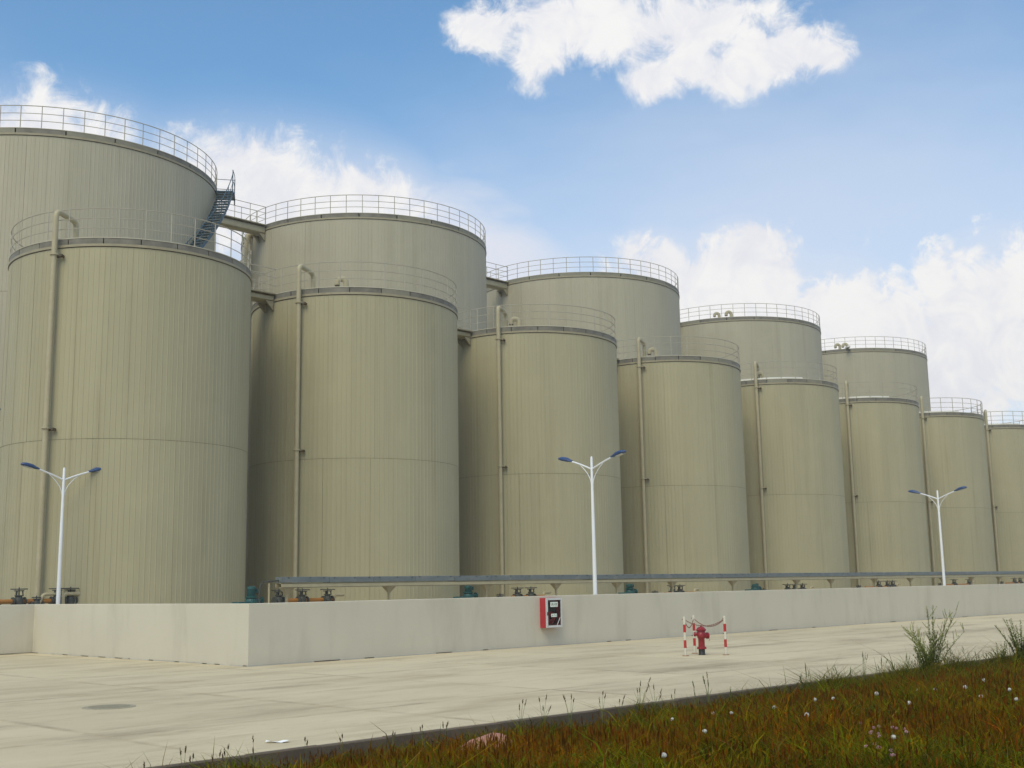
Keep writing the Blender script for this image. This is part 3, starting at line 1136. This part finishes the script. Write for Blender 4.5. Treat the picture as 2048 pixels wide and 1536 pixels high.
MB().box(.36, -.010, .70, .33, .010, .15).build('notice', 'label', door)
MB().box(.35, -.010, .37, .25, .010, .10).build('notice', 'label', door)
b = MB()
b.add([(.46, -.012, .06), (.49, -.012, .06), (.64, -.012, .30), (.61, -.012, .30), (.46, -.006, .06), (.49, -.006, .06), (.64, -.006, .30), (.61, -.006, .30)],
      [(0, 1, 2, 3), (7, 6, 5, 4), (0, 4, 5, 1), (1, 5, 6, 2), (2, 6, 7, 3), (3, 7, 4, 0)])
b.build('strap', 'alu', door)


def text_mesh(body, size, name, mat, parent, loc):
    cu = bpy.data.curves.new(name, 'FONT')
    cu.body = body
    cu.size = size
    cu.align_x, cu.align_y = 'CENTER', 'CENTER'
    cu.extrude = .001
    o = bpy.data.objects.new('tmp', cu)
    C.objects.link(o)
    dg = bpy.context.evaluated_depsgraph_get()
    me = bpy.data.meshes.new_from_object(o.evaluated_get(dg))
    bpy.data.objects.remove(o)
    me.materials.clear()
    me.materials.append(M[mat])
    q = put(name, me, parent, loc)
    q.rotation_euler = (PI/2, 0, 0)
    return q


text_mesh('\u6d88\u706b\u6813', .095, 'lettering', 'ink', door, (.36, -.0172, .70))
b = MB()
for k, (dx, dz, a, c) in enumerate(((-.08, .01, .05, .012), (-.08, -.015, .05, .012), (-.01, .0, .012, .05), (.02, .015, .05, .012), (.08, 0, .045, .012), (.08, -.02, .012, .03))):
    b.box(.35+dx, -.017, .37+dz, a, .002, c)
tag(b.build('lettering', 'ink', door), kind='stuff')

# ------------------------------------------------------------------ hydrant, posts, chains
hyd = thing('fire_hydrant', 'red fire hydrant with black foot between striped posts', 'hydrant', (25.73, 18.70, .0), rad(-45))
MB().lathe([(.09, 0), (.09, .02), (.083, .03), (.083, .155)], 20).build('foot', 'black', hyd, smooth=True)
MB().lathe([(.125, .155), (.125, .18), (.118, .185), (.118, .205), (.09, .207)], 20).build('flange', 'red', hyd, smooth=True)
MB().lathe([(.086, .205), (.082, .40), (.10, .44), (.115, .49), (.115, .56), (.10, .60), (.125, .605), (.125, .63)], 20).build('barrel', 'red', hyd, smooth=True)
MB().lathe([(.135, .63), (.135, .645), (.115, .655), (.095, .69), (.06, .71), (.035, .715)], 20).build('bonnet', 'red', hyd, smooth=True)
MB().lathe([(.032, .71), (.032, .75), (.02, .755)], 5).build('operating_nut', 'red', hyd)
for (a, r_, L, z) in ((rad(20), .075, .10, .485), (rad(170), .052, .08, .525), (rad(-105), .06, .06, .50)):
    c, s = math.cos(a), math.sin(a)
    nz = MB().tube([(.08*c, .08*s, z), ((.10+L*.6)*c, (.10+L*.6)*s, z)], r_*.85, 14).build('nozzle', 'red', hyd, smooth=True)
    MB().tube([((.10+L*.55)*c, (.10+L*.55)*s, z), ((.10+L)*c, (.10+L)*s, z), ((.10+L+.015)*c, (.10+L+.015)*s, z)], [r_*1.1, r_*1.1, r_*.7], 14).build('cap', 'red', nz, smooth=True)
hb = MB()
hb.tube([(.20, .02, .42), (.22, .02, .37), (.19, .03, .35)], .006, 5)
hb.build('cap_chain', 'chain', hyd)

posts = [(25.19, 18.82, 'striped red and white guard post left of the hydrant, nearest the camera side'),
         (26.19, 19.26, 'striped red and white guard post just behind the hydrant'),
         (26.02, 18.16, 'striped red and white guard post standing alone right of the hydrant')]
PH = .97
for k, (x, y, lab) in enumerate(posts):
    t = thing('guard_post', lab, 'post', (x, y, 0), random.uniform(0, 3), 'striped posts round the hydrant')
    MB().tube([(0, 0, .01), (0, 0, PH), (0, 0, PH+.012)], [.034, .034, .02], 14).build('pole', 'postwhite', t, smooth=True)
    for z in (.20, .59):
        MB().lathe([(.0355, z), (.0355, z+.195)], 14, cap=False).build('stripe', 'postred', t, smooth=True)
    MB().lathe([(.085, 0), (.085, .012), (.04, .016)], 14).build('base_plate', 'rustplate', t)
    MB().tube([(.03, 0, PH-.05), (.05, 0, PH-.05), (.06, 0, PH-.07)], .008, 6).build('hook', 'rustplate', t)


def chain(p0, p1, sag, label):
    p0, p1 = Vector(p0), Vector(p1)
    b = MB()
    n = int((p1-p0).length*1.15/.032)
    pts = []
    for k in range(n+1):
        f = k/n
        p = p0.lerp(p1, f)
        p.z -= sag*4*f*(1-f)
        pts.append(p)
    for k in range(n):
        a, c = pts[k], pts[k+1]
        d = (c-a).normalized()
        mid = (a+c)/2
        side = d.cross(Vector((0, 0, 1))).normalized()
        if k % 2:
            side = d.cross(side)
        ring = []
        for j in range(8):
            q = 2*PI*j/8
            ring.append(mid-p0+d*.021*math.cos(q)+side*.011*math.sin(q))
        b.tube(ring, .0055, 4, closed=True)
    o = b.build('guard_chain', 'chain', None, p0)
    tag(o, label, 'chain', 'chains between the guard posts')


zc = PH-.06
PP = [Vector((x, y, zc)) for x, y, _ in posts]
chain(PP[0], PP[1], .22, 'short deep-sagging chain between the two left guard posts')
chain(PP[1], PP[2], .20, 'chain sagging from the middle guard post to the right one')
chain(PP[0], PP[2], .17, 'longest chain, strung in front of the hydrant from left to right post')

# ------------------------------------------------------------------ manhole cover, scrap of paper
mh = thing('manhole_cover', 'round grey manhole cover set in the concrete yard', 'manhole', (9.56, 18.78, .004))
MB().ring(.37, -.004, .05, .008, 40).build('rim', 'cast', mh)
b = MB()
b.lathe([(.362, -.006), (.362, .004)], 40)
for k in range(-5, 6):
    L = 2*math.sqrt(max(0, .33**2-(k*.06)**2))
    b.box(0, k*.06, .006, L, .022, .006)
b.build('lid', 'cast', mh)
b = MB()
vs = []
for j in range(3):
    for i in range(5):
        vs.append((-.14+.07*i+random.uniform(-.008, .008), -.05+.05*j+random.uniform(-.008, .008), .012+.012*math.sin(i*1.7+j)))
b.add(vs+[(x, y, z+.002) for x, y, z in vs], [(j*5+i, j*5+i+1, j*5+i+6, j*5+i+5) for j in range(2) for i in range(4)] +
      [(15+j*5+i+5, 15+j*5+i+6, 15+j*5+i+1, 15+j*5+i) for j in range(2) for i in range(4)])
o = b.build('paper_scrap', 'paper', None, (8.66, 12.69, .0), rad(-45))
tag(o, 'scrap of white paper lying on the concrete near the kerb', 'paper')

# ------------------------------------------------------------------ verge: stone, grass, weeds, flowers
bm = bmesh.new()
bmesh.ops.create_icosphere(bm, subdivisions=3, radius=1)
cuts = [(Vector((.2, -.3, 1)), .13), (Vector((-.9, -.5, .45)), .26), (Vector((.7, -.75, .35)), .24), (Vector((.1, -1, .5)), .19), (Vector((.9, .2, .5)), .30), (Vector((-.4, .2, .9)), .15),
        (Vector((-.5, -.9, .2)), .25)]
for v in bm.verts:
    p = v.co
    k = 1+.14*math.sin(p.x*5.1+p.y*3)+.10*math.sin(p.y*7.3+p.z*5+1)
    v.co = Vector((p.x*.42*k, p.y*.28*k, p.z*.24*k))
    for n, lim in cuts:
        n = n.normalized()
        d = v.co.dot(n)-lim
        if d > 0:
            v.co -= n*d*.95
    v.co += Vector((random.uniform(-.008, .008), random.uniform(-.008, .008), random.uniform(-.008, .008)))
me = bpy.data.meshes.new('stone')
bm.to_mesh(me)
bm.free()
me.materials.append(M['stone'])
o = put('stone', me, None, (10.55, 10.95, float(terr(10.55, 10.95))+.10), rad(-45))
o.scale = (1.0, .95, .95)
tag(o, 'pink broken stone lying in the grass beside the kerb', 'stone')


def patch(x, y, s, seed):
    r = np.random.default_rng(seed)
    out = 0
    for k in range(6):
        a = r.uniform(0, 2*PI)
        f = s*r.uniform(.6, 1.8)
        out = out+np.sin((x*np.cos(a)+y*np.sin(a))*f+r.uniform(0, 6))
    return out/6


def cam_u(x, y):
    """is a ground point in (or a little beside) the photographed wedge of verge"""
    dx, dy = x, y
    f = dx*math.cos(YAW)+dy*math.sin(YAW)
    r = dx*math.sin(YAW)-dy*math.cos(YAW)
    return r/np.maximum(f, .1), f


def scatter(n):
    out = []
    tot = 0
    while tot < n:
        x = rng.uniform(2, 40, n)
        y = rng.uniform(2.6, 11.9, n)
        u, f = cam_u(x, y)
        drop = (CAM_H-.4-terr(x, y))/f
        keep = (u > -.52) & (u < .66) & (drop < .23) & (rng.uniform(0, 1, n) < np.clip(1.4-f/38, .3, 1))
        near = (np.hypot(x-10.55, y-10.95) < .36) | ((np.hypot(x-10.35, y-10.72) < .34) & (rng.uniform(0, 1, n) < .75))
        keep &= ~near
        out.append(np.stack([x[keep], y[keep]], -1))
        tot += keep.sum()
    return np.concatenate(out)[:n]


N = 330000
P = scatter(N)
px, py = P[:, 0], P[:, 1]
pz = terr(px, py)
g = patch(px, py, 1.1, 3)+.6*patch(px, py, 3.5, 4)
g = g + np.clip((px-13)/8, 0, 1.2)*np.clip((py-6)/3, 0, 1) + .40*np.clip((py-10.0)/1.6, 0, 1) + .08
green = rng.uniform(-.55, .55, N) < (g*1.4-.02)
shade_patch = 1+.6*patch(px, py, 3.6, 21)
tint = np.where(green[:, None], np.array([.090, .104, .002]), np.array([.225, .086, .002]))
olive = rng.uniform(0, 1, N) < .38
tint[olive] = np.array([.150, .108, .003])
tint = tint*shade_patch[:, None]*rng.uniform(.45, 1.6, (N, 1))*rng.uniform(.85, 1.15, (N, 3))
straw = rng.uniform(0, 1, N) < .045
tint[straw] = np.array([.19, .13, .03])*rng.uniform(.6, 1.2, (straw.sum(), 1))
hgt = rng.gamma(5, 1/5, N)*np.clip(.13+.10*patch(px, py, 2.2, 9)+.08*patch(px, py, 6.5, 10), .05, .4)
wid = rng.uniform(.0022, .0058, N)*np.where(green, 1.15, .72)*np.where(rng.uniform(0, 1, N) < .06, 2.2, 1.)
ang = rng.uniform(0, 2*PI, N)
hgt *= 1+1.1*np.clip((px-16)/6, 0, 1)*np.clip((py-10.6)/.9, 0, 1)
lean = rng.uniform(.3, 1.7, N)*hgt
la = rng.uniform(0, 2*PI, N)
lxv, lyv = np.cos(la)*lean, np.sin(la)*lean
wx, wy = np.cos(ang)*wid, np.sin(ang)*wid
V = np.empty((N, 5, 3), np.float32)
V[:, 0] = np.stack([px-wx, py-wy, pz-.02], -1)
V[:, 1] = np.stack([px+wx, py+wy, pz-.02], -1)
V[:, 2] = np.stack([px+wx*.85+lxv*.35, py+wy*.85+lyv*.35, pz+hgt*.6], -1)
V[:, 3] = np.stack([px-wx*.85+lxv*.35, py-wy*.85+lyv*.35, pz+hgt*.6], -1)
V[:, 4] = np.stack([px+lxv, py+lyv, pz+hgt*.95], -1)


def raw_mesh(name, V, faces_per, F, tintv, mat):
    """many small pieces of the same topology as one mesh with a colour attribute"""
    n, k = V.shape[0], V.shape[1]
    me = bpy.data.meshes.new(name)
    me.vertices.add(n*k)
    me.vertices.foreach_set('co', V.reshape(-1).astype(np.float32))
    loops = np.concatenate([np.array(f) for f in F])
    tot = np.array([len(f) for f in F])
    st = np.concatenate([[0], np.cumsum(tot)[:-1]])
    nl = len(loops)
    me.loops.add(n*nl)
    me.loops.foreach_set('vertex_index', (loops[None, :]+np.arange(n)[:, None]*k).reshape(-1).astype(np.int32))
    me.polygons.add(n*len(F))
    me.polygons.foreach_set('loop_start', (st[None, :]+np.arange(n)[:, None]*nl).reshape(-1).astype(np.int32))
    me.polygons.foreach_set('loop_total', np.tile(tot, n).astype(np.int32))
    me.update(calc_edges=True)
    at = me.color_attributes.new('tint', 'FLOAT_COLOR', 'POINT')
    cc = np.ones((n, k, 4), np.float32)
    cc[:, :, :3] = tintv[:, None, :]
    at.data.foreach_set('color', cc.reshape(-1))
    me.materials.append(M[mat])
    return me


o = put('grass', raw_mesh('grass', V, 2, [(0, 1, 2, 3), (3, 2, 4)], tint, 'grass'))
tag(o, 'rusty brown and green wild grass covering the verge', 'grass', kind='stuff')

# low broad leaves matted between the blades
N3 = 30000
P = scatter(N3)
px, py = P[:, 0], P[:, 1]
cl = patch(px, py, 3.1, 31)+.5*patch(px, py, 8, 32)
kp = rng.uniform(-.5, .5, N3) < cl
px, py = px[kp], py[kp]
N3 = len(px)
pz = terr(px, py)+rng.uniform(.02, .16, N3)
L = rng.uniform(.025, .07, N3)
w = L*rng.uniform(.22, .42, N3)
a = rng.uniform(0, 2*PI, N3)
tl = rng.uniform(-.2, .9, N3)
ca, sa = np.cos(a), np.sin(a)
V = np.empty((N3, 6, 3), np.float32)
for j, (f, sd_) in enumerate(((0, 0), (.35, 1), (.75, .8), (1, 0), (.75, -.8), (.35, -1))):
    V[:, j] = np.stack([px+ca*L*f-sa*w*sd_, py+sa*L*f+ca*w*sd_, pz+L*f*tl-L*.3*f*f], -1)
tint3 = np.where((rng.uniform(0, 1, N3) < .72)[:, None], np.array([.060, .088, .004]), np.array([.13, .075, .006]))*rng.uniform(.5, 1.7, (N3, 1))
o = put('ground_cover', raw_mesh('ground_cover', V, 1, [(0, 1, 2, 3, 4, 5)], tint3, 'grass'))
tag(o, 'low broad leaves matted between the verge grass', 'ground cover', kind='stuff')

# reddish seed stalks standing among the blades
N2 = 26000
P = scatter(N2)
px, py = P[:, 0], P[:, 1]
pz = terr(px, py)
g = patch(px, py, 1.1, 3)
keep = rng.uniform(-.8, .8, N2) > g-.15
px, py, pz = px[keep], py[keep], pz[keep]
N2 = len(px)
hh = rng.uniform(.16, .34, N2)*np.where(py > 11.2, .7, 1.)
la = rng.uniform(0, 2*PI, N2)
ln = hh*rng.uniform(.05, .35, N2)
tx, ty = px+np.cos(la)*ln, py+np.sin(la)*ln
a2 = rng.uniform(0, 2*PI, N2)
sw = rng.uniform(.004, .010, N2)
cx2, sy2 = np.cos(a2), np.sin(a2)
V = np.empty((N2, 9, 3), np.float32)
V[:, 0] = np.stack([px-.0015*cx2, py-.0015*sy2, pz], -1)
V[:, 1] = np.stack([px+.0015*cx2, py+.0015*sy2, pz], -1)
V[:, 2] = np.stack([tx, ty, pz+hh*.75], -1)
for j, (dx, dy) in enumerate(((cx2, sy2), (-cx2, -sy2), (-sy2, cx2), (sy2, -cx2))):
    V[:, 3+j] = np.stack([tx+dx*sw, ty+dy*sw, pz+hh*(.80+.03*j)], -1)
V[:, 7] = np.stack([tx, ty, pz+hh*.66], -1)
V[:, 8] = np.stack([tx+np.cos(la)*.01, ty+np.sin(la)*.01, pz+hh], -1)
tint2 = np.array([.15, .055, .004])*rng.uniform(.5, 1.6, (N2, 1))*rng.uniform(.8, 1.2, (N2, 3))
o = put('seed_stalks', raw_mesh('seed_stalks', V, 5, [(0, 1, 2), (7, 3, 8, 4), (7, 5, 8, 6)], tint2, 'grass'))
tag(o, 'reddish seed stalks standing among the verge grass', 'grass', kind='stuff')


def leaf_quad(b, p, d, L, w, droop=.3):
    """a narrow pointed leaf of two bent quads"""
    p = Vector(p)
    d = Vector(d).normalized()
    s = d.cross(Vector((0, 0, 1)))
    s = s.normalized()*w/2 if s.length > 1e-3 else Vector((w/2, 0, 0))
    m = p+d*L*.5
    e = p+d*L+Vector((0, 0, -droop*L))
    b.add([p-s*.3, p+s*.3, m+s, m-s, e], [(0, 1, 2, 3), (3, 2, 4)])


def weed(loc, h, nst, spread, label, cat='weed', group=None, leafm='leaf', bushy=1.0, tops=False, seed=0, lean=(0, 0)):
    r = random.Random(seed)
    t = thing('weed_plant', label, cat, loc, r.uniform(0, 6), group)
    st, lf, tp = MB(), MB(), MB()
    for k in range(nst):
        a = r.uniform(0, 2*PI)
        sp = spread*r.uniform(.2, 1)
        hh = h*r.uniform(.55, 1)
        base = Vector((r.uniform(-.04, .04), r.uniform(-.04, .04), -.05))
        pts = []
        for j in range(7):
            f = j/6
            pts.append(base+Vector((math.cos(a)*sp*f**1.6+lean[0]*f*f*hh, math.sin(a)*sp*f**1.6+lean[1]*f*f*hh, hh*f)))
        st.tube(pts, [.006*(1-.8*j/6)+.001 for j in range(7)], 4)
        nl = int(52*bushy*hh/.6)
        for j in range(nl):
            f = (j+r.random())/nl
            i = min(5, int(f*6))
            p = pts[i].lerp(pts[i+1], f*6-i)
            q = r.uniform(0, 2*PI)
            up_ = r.uniform(.3, 1.0)
            L = r.uniform(.07, .15)*(1.2-.7*f)
            leaf_quad(lf, p, (math.cos(q), math.sin(q), up_), L, L*.34, .25)
        if tops:
            for j in range(9):
                q = r.uniform(0, 2*PI)
                f = r.uniform(.4, 1)
                i = min(5, int(f*6))
                p = pts[i].lerp(pts[i+1], f*6-i)
                d = Vector((math.cos(q)*.8+math.cos(a)*.4, math.sin(q)*.8+math.sin(a)*.4, r.uniform(.7, 1.4))).normalized()
                L = r.uniform(.18, .36)
                e = p+d*L
                tp.tube([p, p+d*L*.5+Vector((0, 0, -.01)), e], [.003, .0025, .0012], 4)
                for s in range(22):
                    f2 = .25+.75*s/22
                    c = p+d*L*f2
                    q2 = r.uniform(0, 2*PI)
                    leaf_quad(tp, c, (d.x+.6*math.cos(q2), d.y+.6*math.sin(q2), d.z+.3), .034*(1.2-.6*f2), .012, .1)
    st.build('stem', 'stem', t)
    lf.build('leaves', leafm, t)
    if tops:
        tp.build('flower_spray', 'leafpale', t)
    return t


def stalk(loc, h, n, label, group, seed=0, headm='seed', spread=.06, head=.10):
    """clump of seeding grass: thin culms with spindle heads and a few blades"""
    r = random.Random(seed)
    t = thing('grass_clump', label, 'grass clump', loc, r.uniform(0, 6), group)
    st, hd = MB(), MB()
    for k in range(n):
        a = r.uniform(0, 2*PI)
        hh = h*r.uniform(.7, 1)
        sp = spread*r.uniform(.2, 1.4)*hh/.5
        pts = [Vector((math.cos(a)*sp*f*f, math.sin(a)*sp*f*f, hh*f-.04)) for f in (0, .25, .5, .75, 1)]
        st.tube(pts, [.0035, .003, .0025, .002, .0015], 4)
        d = (pts[-1]-pts[-2]).normalized()
        L = head*r.uniform(.7, 1.2)
        for s in range(16):
            f = s/16
            c = pts[-1]+d*L*(f-.7)
            q = r.uniform(0, 2*PI)
            w = .018*math.sin(PI*min(1, f+.12))+.005
            leaf_quad(hd, c, (math.cos(q)*.55, math.sin(q)*.55, 1), .022, w*.8, 0)
        for s in range(2):
            q = r.uniform(0, 2*PI)
            leaf_quad(st, pts[1].lerp(pts[2], r.random()), (math.cos(q)*.6, math.sin(q)*.6, 1), hh*.4, .008, .2)
    st.build('culm', 'stem', t)
    tag(hd.build('seed_head', headm, t), kind='stuff')
    return t


def place(items):
    """rank of each (x, y, ...) counted from the left of the picture"""
    u = [float(cam_u(p[0], p[1])[0]) for p in items]
    rk = sorted(range(len(items)), key=lambda i: u[i])
    w = ['leftmost', 'second from the left', 'third from the left', 'fourth from the left', 'fifth from the left', 'sixth from the left', 'seventh from the left',
         'eighth from the left', 'ninth from the left', 'tenth from the left']
    n = len(items)
    out = ['']*n
    for k, i in enumerate(rk):
        out[i] = w[k] if k < (n+1)//2 else w[n-1-k].replace('left', 'right')
    return out


def gz(x, y):
    return float(terr(x, y))


weed((24.2, 11.72, gz(24.2, 11.72)), 1.62, 13, .70, 'tallest bushy weed with pale feathery sprays at the kerb', tops=True, bushy=1.2, seed=3)
weed((23.75, 11.62, gz(23.75, 11.62)), .95, 15, .38, 'dense bright green weed hugging the left of the tallest one', bushy=1.5, seed=5)
weed((28.3, 11.55, gz(28.1, 11.6)), 1.2, 18, .55, 'leafy green weed at the right edge of the picture by the kerb', bushy=1.5, seed=8)
weed((27.6, 11.75, gz(27.6, 11.75)), .75, 10, .32, 'lower leafy weed just left of the weed at the right edge', bushy=1.3, seed=9)
weed((29.3, 11.5, gz(29.3, 11.5)), 1.1, 14, .5, 'green weed cut off by the right edge', bushy=1.4, seed=10)
# (x, y, height, stems) of the seeding grasses that rise above the kerb edge
KG = [(16.05, 11.80, .55, 3), (16.35, 11.78, .72, 4), (17.0, 11.82, .45, 2), (19.35, 11.80, .72, 4), (19.05, 11.75, .5, 4), (19.8, 11.82, .45, 2),
      (20.5, 11.80, .55, 3), (20.9, 11.82, .48, 2), (21.4, 11.80, .72, 4), (22.1, 11.78, .62, 4), (22.6, 11.8, .5, 3), (23.1, 11.8, .6, 5), (23.4, 11.7, .62, 6),
      (25.0, 11.8, .55, 3), (25.5, 11.8, .5, 4), (26.1, 11.82, .62, 3), (26.5, 11.8, .55, 2), (26.9, 11.8, .5, 3)]
KGP = place(KG)
for k, (x, y, h_, n) in enumerate(KG):
    stalk((x, y, gz(x, y)), h_, n, 'green seeding grass clump at the right half of the kerb, '+KGP[k], 'green grass clumps at the kerb', 40+k, 'seedgreen', .10, .15)
LG = [(12.0, 11.80, .58, 3), (12.45, 11.80, .62, 4), (13.0, 11.78, .58, 4), (13.7, 11.80, .60, 3), (14.6, 11.8, .72, 5), (15.0, 11.82, .58, 4), (15.45, 11.8, .5, 2),
      (14.1, 11.8, .52, 3)]
LGP = place(LG)
for k, (x, y, h_, n) in enumerate(LG):
    stalk((x, y, gz(x, y)), h_, n, 'brown-tipped seeding grass clump at the middle of the kerb, '+LGP[k], 'brown grass clumps at mid kerb', 70+k, 'seed', .10, .09)
SG = [(10.2, 11.75, .42, 3), (10.6, 11.8, .42, 3), (9.7, 11.75, .42, 2), (8.9, 11.7, .42, 2), (8.3, 11.6, .55, 2), (7.6, 11.55, .50, 2), (7.2, 11.5, .5, 3), (6.95, 11.3, .55, 2), (6.6, 11.2, .55, 2),
      (6.0, 11.0, .62, 1), (6.35, 10.9, .60, 2)]
SGP = place(SG)
for k, (x, y, h_, n) in enumerate(SG):
    stalk((x, y, gz(x, y)), h_, n, 'thin brown grass head at the lower left end of the kerb, '+SGP[k], 'brown grass heads at lower left', 90+k, 'seed', .06, .07)

# dandelion clocks
PUFF = [(12.01, 9.21), (13.43, 9.62), (12.75, 8.86), (9.69, 7.05), (7.76, 6.05), (14.82, 8.92), (14.26, 8.31), (11.06, 6.76), (13.39, 8.65), (15.0, 8.09),
        (16.21, 8.11), (15.67, 7.59), (12.73, 6.48), (17.55, 7.74), (15.62, 7.15), (15.1, 6.35), (13.58, 6.04), (13.73, 5.7), (9.81, 5.16)]
b = MB()
r = random.Random(5)
for k in range(260):
    z = 1-2*(k+.5)/260
    q = k*2.39996
    d = Vector((math.sqrt(1-z*z)*math.cos(q), math.sqrt(1-z*z)*math.sin(q), z))
    e = d*.029*r.uniform(.92, 1.05)
    s = d.cross(Vector((.3, .5, .8))).normalized()
    u = d.cross(s)
    b.add([d*.004, e+s*.0065, e+u*.0065, e-s*.0065, e-u*.0065, e+d*.002], [(0, 1, 2), (0, 3, 4), (1, 2, 5), (2, 3, 5), (3, 4, 5), (4, 1, 5)])
puff_me = b.mesh('seed_head', 'puff')
PFP = place(PUFF)
for k, (x, y) in enumerate(PUFF):
    hs = .20+.012*random.uniform(-1, 1)
    t = thing('dandelion', 'white round dandelion seed head in the grass, '+PFP[k], 'dandelion', (x, y, gz(x, y)), 0, 'dandelion clocks in the verge')
    MB().tube([(.02, .01, -.02), (.012, .0, hs*.5), (0, 0, hs)], [.003, .0028, .0022], 5).build('stalk', 'stem', t)
    o = put('seed_head', puff_me, t, (0, 0, hs), random.uniform(0, 6))
    s = random.uniform(.66, .90)
    o.scale = (s, s, s*random.uniform(.8, 1))
CLV = [(11.13, 6.2), (10.3, 5.63), (9.91, 5.43), (10.07, 5.44), (9.83, 5.3), (9.57, 5.21), (9.4, 5.09), (9.37, 5.18), (9.32, 5.03), (10.68, 5.62), (10.56, 5.52),
       (10.67, 5.5), (10.34, 5.31), (9.22, 4.88), (9.09, 4.82), (9.01, 4.75), (10.47, 5.7), (10.53, 5.68)]
b = MB()
for k in range(60):
    z = 1-1.7*(k+.5)/60
    q = k*2.39996
    d = Vector((math.sqrt(max(0, 1-z*z))*math.cos(q), math.sqrt(max(0, 1-z*z))*math.sin(q), z))
    s = d.cross(Vector((.3, .5, .8))).normalized()*.003
    b.add([d*.004+s, d*.004-s, d*.0125-s*.6+Vector((0, 0, .002)), d*.0125+s*.6+Vector((0, 0, .002))], [(0, 1, 2, 3)])
cl_me = b.mesh('flower_head', 'clover')
CLP = place(CLV)
for k, (x, y) in enumerate(CLV):
    t = thing('clover_flower', 'small pale pink clover head in the lower right cluster, '+CLP[k], 'flower', (x, y, gz(x, y)), 0, 'clover heads in the verge')
    hs = .17+random.uniform(-.02, .02)
    MB().tube([(.01, .01, -.02), (0, 0, hs)], .002, 4).build('stalk', 'stem', t)
    put('flower_head', cl_me, t, (0, 0, hs), random.uniform(0, 6)).scale = (1.25, 1.25, 1.2)

# ------------------------------------------------------------------ thin summer haze in the air
HAZE = .0009
hm = bpy.data.materials.new('haze')
hm.use_nodes = True
hn = hm.node_tree
for n in list(hn.nodes):
    if n.type == 'BSDF_PRINCIPLED':
        hn.nodes.remove(n)
pv = hn.nodes.new('ShaderNodeVolumePrincipled')
pv.inputs['Color'].default_value = (.97, .94, .86, 1)
pv.inputs['Density'].default_value = HAZE
pv.inputs['Anisotropy'].default_value = .2
hn.links.new(pv.outputs[0], hn.nodes['Material Output'].inputs['Volume'])
hz = MB().box(0, 0, 12.15, 8100, 8100, 27.9).build('haze', hm)
tag(hz, 'thin pale haze in the air over the tank yard', 'haze', kind='stuff')
